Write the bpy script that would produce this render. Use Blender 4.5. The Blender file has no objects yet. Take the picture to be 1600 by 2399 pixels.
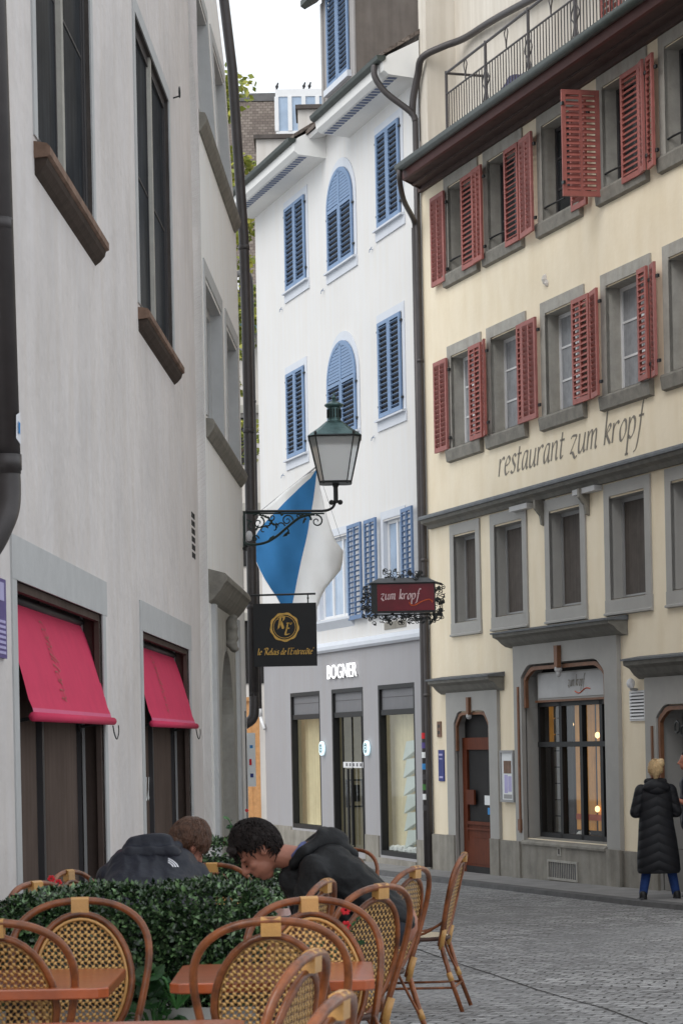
import bpy, math, random
from mathutils import Vector, Matrix, noise
random.seed(7)
sc = bpy.context.scene
C = sc.collection
V = Vector
# ------------------------------------------------------------ camera, world, sun, exposure
H = 1.5
cd = bpy.data.cameras.new('camera'); cam = bpy.data.objects.new('camera', cd); C.objects.link(cam); sc.camera = cam
ROLL = 0.02
c_, s_ = math.cos(ROLL), math.sin(ROLL)
cam.matrix_world = Matrix(((c_, s_, 0, 0), (0, 0, -1, 0), (-s_, c_, 0, H), (0, 0, 0, 1)))
cd.sensor_fit = 'HORIZONTAL'; cd.sensor_width = 24; cd.lens = 82.5
cd.shift_x = 0; cd.shift_y = 0.3347
cd.clip_start = 0.1; cd.clip_end = 500
cd.dof.use_dof = True; cd.dof.focus_distance = 29; cd.dof.aperture_fstop = 15

w = bpy.data.worlds.new('World'); sc.world = w; w.use_nodes = True
nt = w.node_tree; nt.nodes.clear()
sky = nt.nodes.new('ShaderNodeTexSky'); sky.sky_type = 'NISHITA'; sky.sun_disc = False
sky.sun_elevation = math.radians(44); sky.sun_rotation = math.radians(222); sky.air_density = 1.0; sky.dust_density = 4.0
hs = nt.nodes.new('ShaderNodeHueSaturation'); hs.inputs['Saturation'].default_value = 0.22
mx = nt.nodes.new('ShaderNodeMixRGB'); mx.inputs[0].default_value = 0.6; mx.inputs[2].default_value = (10.3, 11.0, 11.6, 1)
bg = nt.nodes.new('ShaderNodeBackground'); bg.inputs['Strength'].default_value = 0.11
wo = nt.nodes.new('ShaderNodeOutputWorld')
nt.links.new(sky.outputs[0], hs.inputs['Color']); nt.links.new(hs.outputs[0], mx.inputs[1]); nt.links.new(mx.outputs[0], bg.inputs[0]); nt.links.new(bg.outputs[0], wo.inputs[0])
sd = bpy.data.lights.new('sun', 'SUN'); sd.energy = 1.0; sd.angle = math.radians(45); sd.color = (1, .97, .93)
sun = bpy.data.objects.new('sun', sd); C.objects.link(sun)
sun.rotation_euler = (math.radians(46), 0, math.radians(-42))
sc.view_settings.view_transform = 'Standard'; sc.view_settings.look = 'None'
sc.view_settings.exposure = 0.42; sc.view_settings.gamma = 1

# ------------------------------------------------------------ materials
MATS = {}
def srgb(r, g, b):
    f = lambda x: ((x/255+.055)/1.055)**2.4 if x > 10 else x/255/12.92
    return (f(r), f(g), f(b), 1)
def M(name, col, rough=.8, var=.12, vs=2.0, bump=0.0, bs=60, spec=.4, streak=0, metal=0, emit=0, ss=(3, 3, .25), coat=0, dist=.01, dirt=None):
    m = bpy.data.materials.new(name); m.use_nodes = True; MATS[name] = m
    t = m.node_tree; n = t.nodes; L = t.links; p = n['Principled BSDF']
    tc = n.new('ShaderNodeTexCoord'); col = tuple(col[:3])
    nz = n.new('ShaderNodeTexNoise'); nz.inputs['Scale'].default_value = vs; nz.inputs['Detail'].default_value = 6; nz.inputs['Roughness'].default_value = .65
    L.new(tc.outputs['Object'], nz.inputs['Vector'])
    rp = n.new('ShaderNodeValToRGB'); L.new(nz.outputs['Fac'], rp.inputs[0])
    rp.color_ramp.elements[0].position = .32; rp.color_ramp.elements[1].position = .68
    rp.color_ramp.elements[0].color = tuple(c*(1-var) for c in col)+(1,)
    rp.color_ramp.elements[1].color = tuple(min(1, c*(1+var)) for c in col)+(1,)
    out = rp.outputs[0]
    if streak:
        mp = n.new('ShaderNodeMapping'); mp.inputs['Scale'].default_value = ss; L.new(tc.outputs['Object'], mp.inputs[0])
        n2 = n.new('ShaderNodeTexNoise'); n2.inputs['Scale'].default_value = 2.5; n2.inputs['Detail'].default_value = 5; L.new(mp.outputs[0], n2.inputs['Vector'])
        r2 = n.new('ShaderNodeValToRGB'); L.new(n2.outputs['Fac'], r2.inputs[0])
        r2.color_ramp.elements[0].position = .3; r2.color_ramp.elements[1].position = .62
        k = 1-streak
        r2.color_ramp.elements[0].color = (k, k*.98, k*.95, 1) if not dirt else tuple(dirt)+(1,)
        r2.color_ramp.elements[1].color = (1, 1, 1, 1)
        mm = n.new('ShaderNodeMixRGB'); mm.blend_type = 'MULTIPLY'; mm.inputs[0].default_value = 1
        L.new(out, mm.inputs[1]); L.new(r2.outputs[0], mm.inputs[2]); out = mm.outputs[0]
    L.new(out, p.inputs['Base Color'])
    p.inputs['Roughness'].default_value = rough; p.inputs['Specular IOR Level'].default_value = spec; p.inputs['Metallic'].default_value = metal
    if coat: p.inputs['Coat Weight'].default_value = coat; p.inputs['Coat Roughness'].default_value = .15
    if emit:
        L.new(out, p.inputs['Emission Color']); p.inputs['Emission Strength'].default_value = emit
    if bump:
        nb = n.new('ShaderNodeTexNoise'); nb.inputs['Scale'].default_value = bs; nb.inputs['Detail'].default_value = 4; L.new(tc.outputs['Object'], nb.inputs['Vector'])
        b = n.new('ShaderNodeBump'); b.inputs['Strength'].default_value = bump; b.inputs['Distance'].default_value = dist
        L.new(nb.outputs['Fac'], b.inputs['Height']); L.new(b.outputs[0], p.inputs['Normal'])
    return m
M('plaster_pinkgrey', srgb(214, 208, 206), .9, .085, .9, .5, 7, .2, .05, dist=.03, ss=(2.2, 2.2, .35))
M('plaster_offwhite', srgb(243, 242, 241), .9, .03, .7, .3, 8, .2, .04, dist=.02)
M('plaster_white', srgb(211, 210, 209), .9, .025, .6, .1, 12, .2, .012, dist=.01)
M('plaster_lightgrey', srgb(156, 155, 158), .9, .03, 1.0, .1, 12, .2, .02)
M('plaster_yellow', srgb(236, 223, 199), .9, .03, .9, .25, 14, .2, .13, dist=.012, dirt=(.94, .92, .88), ss=(1.6, 1.6, .45))
M('plaster_attic', srgb(206, 199, 188), .9, .05, .9, .2, 14, .2, .14)
M('plaster_bg', srgb(200, 195, 190), .9, .06, 1, 0, 8, .2, .1)
M('trim_blueish', srgb(198, 202, 209), .8, .03, 3)
M('stone_grey', srgb(166, 163, 156), .85, .14, 5, .3, 40, .25, .12)
M('stone_plinth', srgb(142, 138, 130), .85, .2, 3, .3, 40, .25, .2)
M('stone_lintel', srgb(186, 186, 186), .85, .06, 4, .2, 30, .25)
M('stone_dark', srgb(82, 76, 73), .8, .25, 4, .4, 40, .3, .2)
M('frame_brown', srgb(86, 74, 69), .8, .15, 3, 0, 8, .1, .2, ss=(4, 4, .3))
M('leaded_glass', srgb(56, 58, 61), .4, .3, 1.0, .1, 3, .0, .3, ss=(5, 5, .3), coat=.12)
M('stone_under_shade', srgb(70, 60, 54), .9, .25, 5, .3, 30, .2)  # shade under the sills put into a darker stone colour
M('stone_sand', srgb(128, 104, 90), .85, .3, 5, .3, 30, .3, .2)
M('stone_sill', srgb(128, 124, 116), .8, .22, 6, .3, 40, .3)
M('cornice_dark', srgb(116, 114, 108), .8, .2, 6, .3, 40, .3)
M('surround_paint', srgb(162, 160, 156), .75, .05, 3, .08, 40, .3)
M('slate_cover', srgb(96, 99, 102), .7, .2, 6, .2, 30, .4)
M('brown_paint', srgb(118, 80, 56), .6, .2, 8)
M('blue_paint', srgb(112, 136, 168), .55, .07, 5)
M('blue_paint_dim', srgb(98, 122, 156), .6, .1, 5)
M('red_paint', srgb(154, 90, 82), .6, .16, 7, .1, 50)
M('red_paint_faded', srgb(156, 98, 92), .65, .12, 4)
M('red_fascia', srgb(92, 52, 48), .6, .15, 4)
M('soffit_brown', srgb(82, 66, 62), .8, .2, 4)
M('soffit_white', srgb(226, 225, 222), .8, .02, 4)
M('soffit_slate', srgb(112, 122, 146), .8, .1, 4)
M('pipe_dark', srgb(72, 68, 68), .45, .15, 4, .1, 20, .5, metal=.4)
M('gutter_green', srgb(62, 68, 64), .5, .25, 6, .1, 20, .5, metal=.4)
M('roof_tile', srgb(120, 104, 96), .9, .35, 14, .6, 30, .2, dist=.05)
M('dormer_metal', srgb(112, 104, 98), .6, .15, 2, 0, 20, .4, .25)
M('dormer_trim', srgb(150, 146, 144), .7, .08, 3)
M('iron_black', srgb(34, 36, 36), .45, .2, 20, .1, 60, .5)
M('iron_green', srgb(38, 52, 48), .5, .3, 30, .15, 60, .5, metal=.3)
M('copper_green', srgb(86, 112, 112), .4, .25, 9, .1, 40, .5, metal=.5)
M('frame_white', srgb(215, 215, 216), .6, .03, 5)
M('frame_grey', srgb(150, 150, 150), .6, .05, 5)
M('frame_dark', srgb(60, 58, 60), .5, .1, 5)
M('black_frame', srgb(22, 22, 23), .6, .1, 5)
M('panel_grey', srgb(104, 104, 107), .6, .05, 5)
M('curtain_grey', srgb(150, 152, 156), .9, .15, 8, 0, 8, .1, .2, ss=(30, 30, .4))
M('net_brown', srgb(92, 86, 82), .8, .12, 6, 0, 8, .2, .25, ss=(14, 14, .3))
M('glass_dark', srgb(40, 42, 45), .16, .3, 1.2, .2, 2, .3, dist=.01)
M('glass_brown', srgb(100, 88, 82), .5, .2, .8, .1, 2, .0, streak=.12, ss=(6, 6, .2))
M('glass_blue', srgb(150, 168, 190), .1, .15, 1.5, 0, 2, .8)
M('curtain_lit', srgb(206, 196, 166), .9, .08, 3, emit=.16, streak=.12, ss=(9, 9, .2))
M('interior_lit', srgb(150, 142, 118), .9, .15, 2.5, emit=.14)
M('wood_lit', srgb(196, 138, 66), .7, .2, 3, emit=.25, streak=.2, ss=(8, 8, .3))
M('interior_dark', srgb(30, 28, 28), .8, .3, 3)
M('paper_white', srgb(224, 226, 226), .8, .03, 5)
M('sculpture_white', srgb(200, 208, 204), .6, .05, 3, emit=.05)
M('letters_lit', (1, 1, 1), .5, 0, 1, emit=.75)
M('emblem_lit', srgb(215, 240, 248), .5, 0, 1, emit=.7)
M('emblem_ink', srgb(60, 90, 96), .6)
M('lamp_glow', srgb(255, 214, 150), .5, 0, 1, emit=2.0)
M('text_grey', srgb(128, 122, 112), .85, .1, 20)
M('wood_door', srgb(98, 47, 26), .65, .2, 2, .1, 20, .2, .25, ss=(18, 18, .6))
M('plywood', srgb(202, 152, 104), .8, .12, 14, .2, 60, .3, .12, ss=(5, 5, 3))
M('awning_pink', srgb(206, 62, 96), .75, .05, 5, .1, 200, .2)
M('awning_trim', srgb(206, 96, 132), .7, .05, 5)
M('gold_dim', srgb(150, 96, 82), .7, .1, 9)
M('gold', srgb(206, 164, 84), .4, .12, 30, metal=.2)
M('sign_black', srgb(27, 27, 29), .5, .1, 4)
M('sign_red', srgb(112, 14, 32), .35, .25, 3)
M('sign_text', srgb(236, 206, 208), .6)
M('sign_orange', srgb(206, 92, 52), .6)
M('sign_purple', srgb(84, 70, 132), .5, .1, 5)
M('sign_blue', srgb(44, 52, 120), .5, .1, 5)
M('sign_lilac', srgb(176, 170, 210), .6)
M('flag_blue', srgb(66, 134, 192), .8, .06, 2.5, .1, 200, .2)
M('flag_white', srgb(250, 249, 247), .8, .03, 2.5, .1, 200, .2)
M('cane_brown', srgb(122, 68, 34), .32, .6, 12, .15, 80, .4, coat=.3)
M('cane_yellow', srgb(190, 142, 80), .4, .12, 30, .15, 150, .5, coat=.2)
M('seat_weave', srgb(214, 200, 172), .6, .2, 60, .5, 120, .4, dist=.004)
M('seat_rim', srgb(70, 44, 34), .5, .2, 20)
M('leaf_broad', srgb(66, 116, 58), .5, .3, 12, .2, 30, .4)
M('leaf_yellow', srgb(168, 172, 60), .6, .35, 3, 0, 10, .3)
M('petal_red', srgb(200, 34, 44), .6, .15, 30)
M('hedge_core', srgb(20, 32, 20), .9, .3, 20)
M('trunk', srgb(84, 70, 58), .9, .2, 8, .5, 20)
M('planter_white', srgb(196, 196, 192), .6, .06, 5, .05, 20)
M('soil', srgb(50, 40, 34), .95, .3, 30)
M('jacket_black', srgb(22, 22, 24), .6, .25, 6, .45, 8, .3, dist=.05)
M('jacket_navy', srgb(26, 29, 41), .5, .2, 6, .4, 8, .35, dist=.045)
M('shirt_blue', srgb(88, 96, 140), .8, .1, 20)
M('trousers_dark', srgb(40, 42, 50), .8, .1, 20, .3, 30)
M('jeans', srgb(34, 56, 104), .85, .2, 14, .3, 40, .2)
M('shoe_black', srgb(22, 22, 24), .5, .1, 10)
M('skin', srgb(168, 112, 92), .5, .08, 14, .05, 90, .4)
M('skin_shaved', srgb(168, 118, 100), .6, .1, 14, .05, 90, .4)
M('hair_dark', srgb(30, 22, 20), .6, .4, 40, 1.0, 55, .25, dist=.012)
M('hair_brown', srgb(88, 58, 40), .5, .3, 40, .9, 30, .5, streak=.3, ss=(12, 12, 3), dist=.01)
M('hair_blonde', srgb(206, 176, 132), .5, .25, 40, .7, 60, .5, dist=.01)
M('white_mark', srgb(225, 225, 230), .7)
M('camera_white', srgb(225, 225, 228), .4, .02)
M('fabric_navy', srgb(72, 72, 96), .9, .15, 6)

def coat_mat():
    m = M('coat_quilted', srgb(22, 23, 28), .65, .2, 6, 0, 9, .4)
    t = m.node_tree; n = t.nodes; L = t.links; p = n['Principled BSDF']
    tc = n.new('ShaderNodeTexCoord'); sep = n.new('ShaderNodeSeparateXYZ'); L.new(tc.outputs['Object'], sep.inputs[0])
    ab = n.new('ShaderNodeMath'); ab.operation = 'ABSOLUTE'; L.new(sep.outputs['X'], ab.inputs[0])
    ma = n.new('ShaderNodeMath'); ma.operation = 'MULTIPLY_ADD'; L.new(ab.outputs[0], ma.inputs[0]); ma.inputs[1].default_value = .45; L.new(sep.outputs['Z'], ma.inputs[2])
    m2 = n.new('ShaderNodeMath'); m2.operation = 'MULTIPLY'; L.new(ma.outputs[0], m2.inputs[0]); m2.inputs[1].default_value = 30.0
    si = n.new('ShaderNodeMath'); si.operation = 'SINE'; L.new(m2.outputs[0], si.inputs[0])
    a2 = n.new('ShaderNodeMath'); a2.operation = 'ABSOLUTE'; L.new(si.outputs[0], a2.inputs[0])
    b = n.new('ShaderNodeBump'); b.inputs['Strength'].default_value = .5; b.inputs['Distance'].default_value = .02
    L.new(a2.outputs[0], b.inputs['Height']); L.new(b.outputs[0], p.inputs['Normal'])
coat_mat()
def leaf_mat(name, c0, c1, rough):
    m = bpy.data.materials.new(name); m.use_nodes = True; MATS[name] = m
    t = m.node_tree; n = t.nodes; L = t.links; p = n['Principled BSDF']
    g = n.new('ShaderNodeNewGeometry'); rp = n.new('ShaderNodeValToRGB'); L.new(g.outputs['Random Per Island'], rp.inputs[0])
    rp.color_ramp.elements[0].color = c0; rp.color_ramp.elements[1].color = c1
    e = rp.color_ramp.elements.new(.7); e.color = tuple(.8*a+.2*b for a, b in zip(c0, c1))
    L.new(rp.outputs[0], p.inputs['Base Color']); p.inputs['Roughness'].default_value = rough; p.inputs['Specular IOR Level'].default_value = .6
leaf_mat('leaf_box', srgb(12, 34, 15), srgb(122, 156, 104), .22)  # bright glints and dark depths of the hedge put into the leaf colours
leaf_mat('leaf_tree', srgb(110, 122, 40), srgb(196, 190, 84), .6)
leaf_mat('leaf_plant', srgb(30, 66, 32), srgb(62, 108, 56), .45)

def weave_mat():
    m = bpy.data.materials.new('wicker_weave'); m.use_nodes = True; MATS['wicker_weave'] = m
    t = m.node_tree; n = t.nodes; L = t.links; p = n['Principled BSDF']; out = n['Material Output']
    tc = n.new('ShaderNodeTexCoord'); sep = n.new('ShaderNodeSeparateXYZ'); L.new(tc.outputs['Object'], sep.inputs[0])
    def mth(op, a, b=None, cc=None):
        q = n.new('ShaderNodeMath'); q.operation = op
        for i, x in enumerate((a, b, cc)):
            if x is None: continue
            if isinstance(x, (int, float)): q.inputs[i].default_value = x
            else: L.new(x, q.inputs[i])
        return q.outputs[0]
    K = 2*math.pi/.0235
    x = mth('MULTIPLY', sep.outputs['X'], K); z = mth('MULTIPLY', sep.outputs['Z'], K)
    zz = mth('MULTIPLY_ADD', mth('SINE', x), .55, z); xx = mth('MULTIPLY_ADD', mth('SINE', z), -.55, x)
    h = mth('MULTIPLY', mth('SINE', xx), mth('SINE', zz))
    hole = mth('GREATER_THAN', h, .08)
    tr = n.new('ShaderNodeBsdfTransparent'); mix = n.new('ShaderNodeMixShader')
    L.new(mth('MULTIPLY', hole, .42), mix.inputs[0]); L.new(p.outputs[0], mix.inputs[1]); L.new(tr.outputs[0], mix.inputs[2]); L.new(mix.outputs[0], out.inputs[0])
    rp = n.new('ShaderNodeValToRGB'); L.new(mth('MULTIPLY_ADD', h, .5, .5), rp.inputs[0])
    rp.color_ramp.elements[0].position = .1; rp.color_ramp.elements[0].color = srgb(222, 178, 108); rp.color_ramp.elements[1].position = .62; rp.color_ramp.elements[1].color = srgb(140, 90, 46)
    dk = n.new('ShaderNodeMixRGB'); L.new(hole, dk.inputs[0]); L.new(rp.outputs[0], dk.inputs[1]); dk.inputs[2].default_value = srgb(44, 26, 14)
    L.new(dk.outputs[0], p.inputs['Base Color']); p.inputs['Roughness'].default_value = .45
    b = n.new('ShaderNodeBump'); b.inputs['Distance'].default_value = .003; L.new(mth('MULTIPLY', h, -1), b.inputs['Height']); L.new(b.outputs[0], p.inputs['Normal'])
weave_mat()
def clear_glass():
    m = bpy.data.materials.new('clear_glass'); m.use_nodes = True; MATS['clear_glass'] = m
    t = m.node_tree; n = t.nodes; L = t.links; n.remove(n['Principled BSDF']); out = n['Material Output']
    tr = n.new('ShaderNodeBsdfTransparent'); tr.inputs[0].default_value = (.86, .88, .86, 1); gl = n.new('ShaderNodeBsdfGlossy'); gl.inputs['Roughness'].default_value = .03
    mix = n.new('ShaderNodeMixShader'); mix.inputs[0].default_value = .13
    L.new(tr.outputs[0], mix.inputs[1]); L.new(gl.outputs[0], mix.inputs[2]); L.new(mix.outputs[0], out.inputs[0])
    m = bpy.data.materials.new('opal_glass'); m.use_nodes = True; MATS['opal_glass'] = m
    p = m.node_tree.nodes['Principled BSDF']; p.inputs['Base Color'].default_value = srgb(238, 238, 236); p.inputs['Roughness'].default_value = .3
    p.inputs['Subsurface Weight'].default_value = 0; p.inputs['Transmission Weight'].default_value = .6
clear_glass()
def table_mat():
    m = M('table_wood', srgb(176, 84, 36), .3, .2, 3, .12, 50, .5, .25, ss=(4, 26, 4), coat=.6)
table_mat()
def ground_mat():
    m = bpy.data.materials.new('setts'); m.use_nodes = True; MATS['setts'] = m
    t = m.node_tree; n = t.nodes; L = t.links; p = n['Principled BSDF']
    tc = n.new('ShaderNodeTexCoord')
    nz = n.new('ShaderNodeTexNoise'); nz.inputs['Scale'].default_value = 1.2; nz.inputs['Detail'].default_value = 2; L.new(tc.outputs['Object'], nz.inputs['Vector'])
    ad = n.new('ShaderNodeMixRGB'); ad.blend_type = 'LINEAR_LIGHT'; ad.inputs[0].default_value = .16; L.new(tc.outputs['Object'], ad.inputs[1]); L.new(nz.outputs['Color'], ad.inputs[2])
    mp = n.new('ShaderNodeMapping'); mp.inputs['Rotation'].default_value = (0, 0, .35); L.new(ad.outputs[0], mp.inputs[0])
    br = n.new('ShaderNodeTexBrick'); L.new(mp.outputs[0], br.inputs['Vector']); br.inputs['Scale'].default_value = 1
    br.inputs['Brick Width'].default_value = .15; br.inputs['Row Height'].default_value = .11; br.inputs['Mortar Size'].default_value = .009; br.inputs['Mortar Smooth'].default_value = .4; br.inputs['Bias'].default_value = 0
    br.inputs['Color1'].default_value = (.62, .62, .62, 1); br.inputs['Color2'].default_value = (1.3, 1.3, 1.3, 1); br.inputs['Mortar'].default_value = (.12, .12, .12, 1)
    big = n.new('ShaderNodeTexNoise'); big.inputs['Scale'].default_value = .7; big.inputs['Detail'].default_value = 8; big.inputs['Roughness'].default_value = .7; L.new(tc.outputs['Object'], big.inputs['Vector'])
    rp = n.new('ShaderNodeValToRGB'); L.new(big.outputs['Fac'], rp.inputs[0]); rp.color_ramp.elements[0].position = .3; rp.color_ramp.elements[1].position = .7
    rp.color_ramp.elements[0].color = srgb(126, 126, 127); rp.color_ramp.elements[1].color = srgb(172, 171, 171)
    # joints are open and dark only in patches
    pt = n.new('ShaderNodeTexNoise'); pt.inputs['Scale'].default_value = .35; pt.inputs['Detail'].default_value = 3; L.new(tc.outputs['Object'], pt.inputs['Vector'])
    pr = n.new('ShaderNodeValToRGB'); L.new(pt.outputs['Fac'], pr.inputs[0]); pr.color_ramp.elements[0].position = .36; pr.color_ramp.elements[1].position = .54
    pr.color_ramp.elements[0].color = (.25,)*3+(1,); pr.color_ramp.elements[1].color = (1, 1, 1, 1)
    mm = n.new('ShaderNodeMixRGB'); mm.blend_type = 'MULTIPLY'; L.new(pr.outputs[0], mm.inputs[0]); L.new(rp.outputs[0], mm.inputs[1]); L.new(br.outputs['Color'], mm.inputs[2])
    fine = n.new('ShaderNodeTexNoise'); fine.inputs['Scale'].default_value = 22; fine.inputs['Detail'].default_value = 4; L.new(tc.outputs['Object'], fine.inputs['Vector'])
    fr = n.new('ShaderNodeValToRGB'); L.new(fine.outputs['Fac'], fr.inputs[0]); fr.color_ramp.elements[0].position = .35; fr.color_ramp.elements[1].position = .75
    fr.color_ramp.elements[0].color = (.66, .66, .66, 1); fr.color_ramp.elements[1].color = (1.3, 1.3, 1.3, 1)
    m3 = n.new('ShaderNodeMixRGB'); m3.blend_type = 'MULTIPLY'; m3.inputs[0].default_value = 1; L.new(mm.outputs[0], m3.inputs[1]); L.new(fr.outputs[0], m3.inputs[2])
    L.new(m3.outputs[0], p.inputs['Base Color']); p.inputs['Roughness'].default_value = .6
    b = n.new('ShaderNodeBump'); b.inputs['Strength'].default_value = .8; b.inputs['Distance'].default_value = .03
    inv = n.new('ShaderNodeMath'); inv.operation = 'SUBTRACT'; L.new(fine.outputs['Fac'], inv.inputs[0]); L.new(br.outputs['Fac'], inv.inputs[1])
    L.new(inv.outputs[0], b.inputs['Height']); L.new(b.outputs[0], p.inputs['Normal'])
ground_mat()
M('pavement_stone', srgb(136, 134, 133), .75, .16, 3, .2, 20, .3)
M('kerb_dark', srgb(96, 95, 95), .8, .2, 5, .2, 20, .3)
def tile_mat():
    m = MATS['roof_tile']; t = m.node_tree; n = t.nodes; L = t.links; p = n['Principled BSDF']
    tc = n.new('ShaderNodeTexCoord'); mp = n.new('ShaderNodeMapping'); L.new(tc.outputs['Object'], mp.inputs[0]); mp.inputs['Rotation'].default_value = (math.radians(90), 0, 0)
    br = n.new('ShaderNodeTexBrick'); L.new(mp.outputs[0], br.inputs['Vector']); br.inputs['Scale'].default_value = 1; br.inputs['Brick Width'].default_value = .14; br.inputs['Row Height'].default_value = .095; br.inputs['Mortar Size'].default_value = .016; br.inputs['Mortar Smooth'].default_value = 1
    br.inputs['Color1'].default_value = srgb(104, 94, 88); br.inputs['Color2'].default_value = srgb(128, 118, 110); br.inputs['Mortar'].default_value = srgb(86, 78, 73)
    L.new(br.outputs['Color'], p.inputs['Base Color'])
tile_mat()

# ------------------------------------------------------------ mesh helpers
ORG = {}
class MB:
    def __init__(s): s.v = []; s.f = []; s.m = []; s.ms = []; s.cur = 0
    def mat(s, name):
        if name not in s.ms: s.ms.append(name)
        s.cur = s.ms.index(name); return s
    def add(s, vs, fs):
        o = len(s.v); s.v += [tuple(v) for v in vs]
        for f in fs: s.f.append(tuple(o+i for i in f)); s.m.append(s.cur)
    def quad(s, a, b, c, d): s.add((a, b, c, d), ((0, 1, 2, 3),))
    def obox(s, o, ux, uy, uz):  # corner + three edge vectors
        o, ux, uy, uz = V(o), V(ux), V(uy), V(uz)
        p = [o+ux*i+uy*j+uz*k for k in (0, 1) for j in (0, 1) for i in (0, 1)]
        s.add(p, ((0, 2, 3, 1), (4, 5, 7, 6), (0, 1, 5, 4), (1, 3, 7, 5), (3, 2, 6, 7), (2, 0, 4, 6)))
    def box(s, x0, x1, y0, y1, z0, z1): s.obox((x0, y0, z0), (x1-x0, 0, 0), (0, y1-y0, 0), (0, 0, z1-z0))
    def tube(s, pts, r, n=8, closed=False, caps=True):
        pts = [V(p) for p in pts]; N = len(pts)
        rs = r if isinstance(r, (list, tuple)) else [r]*N
        vs = []; up = None
        for i, p in enumerate(pts):
            if closed: t = pts[(i+1) % N]-pts[i-1]
            else: t = pts[min(i+1, N-1)]-pts[max(i-1, 0)]
            t.normalize()
            if up is None:
                up = V((0, 0, 1)) if abs(t.z) < .9 else V((0, 1, 0))
            a = t.cross(up)
            if a.length < 1e-4: a = t.cross(V((1, 0, 0)))
            a.normalize(); b = a.cross(t).normalized(); up = b
            for k in range(n):
                q = 2*math.pi*k/n; vs.append(p+(a*math.cos(q)+b*math.sin(q))*rs[i])
        fs = []
        for i in range(N if closed else N-1):
            for k in range(n):
                j = (i+1) % N; fs.append((i*n+k, i*n+(k+1) % n, j*n+(k+1) % n, j*n+k))
        if not closed and caps: fs.append(tuple(range(n-1, -1, -1))); fs.append(tuple((N-1)*n+k for k in range(n)))
        s.add(vs, fs)
    def lathe(s, c, prof, n=16, sx=1, sy=1, rot=0):
        c = V(c); vs = []
        for r, z in prof:
            for k in range(n):
                q = 2*math.pi*k/n+rot; vs.append(c+V((r*math.cos(q)*sx, r*math.sin(q)*sy, z)))
        fs = [(i*n+k, i*n+(k+1) % n, (i+1)*n+(k+1) % n, (i+1)*n+k) for i in range(len(prof)-1) for k in range(n)]
        fs.append(tuple(range(n-1, -1, -1))); fs.append(tuple((len(prof)-1)*n+k for k in range(n)))
        s.add(vs, fs)
    def ell(s, c, r, n=12, rot=None):
        c = V(c); vs = []; k2 = n//2
        R = rot or Matrix.Identity(3)
        for i in range(1, k2):
            th = math.pi*i/k2
            for k in range(n):
                q = 2*math.pi*k/n; vs.append(c+R @ V((r[0]*math.sin(th)*math.cos(q), r[1]*math.sin(th)*math.sin(q), r[2]*math.cos(th))))
        T = len(vs); vs.append(c+R @ V((0, 0, r[2]))); vs.append(c+R @ V((0, 0, -r[2])))
        fs = [(i*n+k, (i+1)*n+k, (i+1)*n+(k+1) % n, i*n+(k+1) % n) for i in range(k2-2) for k in range(n)]
        fs += [(T, k, (k+1) % n) for k in range(n)]+[(T+1, (k2-2)*n+(k+1) % n, (k2-2)*n+k) for k in range(n)]
        s.add(vs, fs)
    def cap(s, a, b, ra, rb, n=12):  # tapered capsule
        a, b = V(a), V(b); t = (b-a).normalized(); pts = []; rs = []
        for i in range(5):
            q = math.pi/2*(1-i/4); pts.append(a-t*ra*math.sin(q)); rs.append(max(.002, ra*math.cos(q)))
        for i in range(5):
            q = math.pi/2*(i/4); pts.append(b+t*rb*math.sin(q)); rs.append(max(.002, rb*math.cos(q)))
        s.tube(pts, rs, n)
    def prism(s, poly, ext):  # planar polygon of 3-D points + extrusion
        e = V(ext); n = len(poly); p = [V(q) for q in poly]
        s.add(p+[q+e for q in p], [tuple(range(n)), tuple(range(2*n-1, n-1, -1))]+[(i, n+i, n+(i+1) % n, (i+1) % n) for i in range(n)])
    def ring(s, outer, inner, ext):
        e = V(ext); n = len(outer); o = [V(q) for q in outer]; i_ = [V(q) for q in inner]
        vs = o+i_+[q+e for q in o]+[q+e for q in i_]; fs = []
        for i in range(n):
            j = (i+1) % n
            fs += [(i, j, n+j, n+i), (2*n+i, 3*n+i, 3*n+j, 2*n+j), (i, 2*n+i, 2*n+j, j), (n+i, n+j, 3*n+j, 3*n+i)]
        s.add(vs, fs)
    def build(s, name, parent=None, smooth=False, label=None, weld=True):
        me = bpy.data.meshes.new(name); og = V(ORG.get(parent.name, (0, 0, 0))) if parent else V((0, 0, 0))
        me.from_pydata([(a-og.x, b-og.y, c-og.z) for a, b, c in s.v], [], s.f)
        for k in s.ms: me.materials.append(MATS[k])
        if len(s.ms) > 1: me.polygons.foreach_set('material_index', s.m)
        if smooth: me.polygons.foreach_set('use_smooth', [True]*len(s.f))
        me.update()
        if smooth and weld:
            import bmesh; bm = bmesh.new(); bm.from_mesh(me); bmesh.ops.remove_doubles(bm, verts=bm.verts, dist=1e-5); bm.to_mesh(me); bm.free()
        o = bpy.data.objects.new(name, me); C.objects.link(o)
        if parent: o.parent = parent; ORG[o.name] = tuple(og)
        if label: o['label'] = label
        return o
def mb(m): return MB().mat(m)
def thing(name, label, cat, loc=(0, 0, 0), group=None):
    o = bpy.data.objects.new(name, None); C.objects.link(o); o.empty_display_size = .1
    o.location = loc; ORG[o.name] = tuple(loc); o['label'] = label; o['category'] = cat
    if group: o['group'] = group
    return o
def dup(root, loc, rotz, label, group=None):
    def rec(o, par):
        c = o.copy(); C.objects.link(c); c.parent = par
        for ch in o.children: rec(ch, c)
        return c
    r = rec(root, None); r.location = loc; r.rotation_euler = (0, 0, rotz); r['label'] = label
    if group: r['group'] = group
    return r
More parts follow.
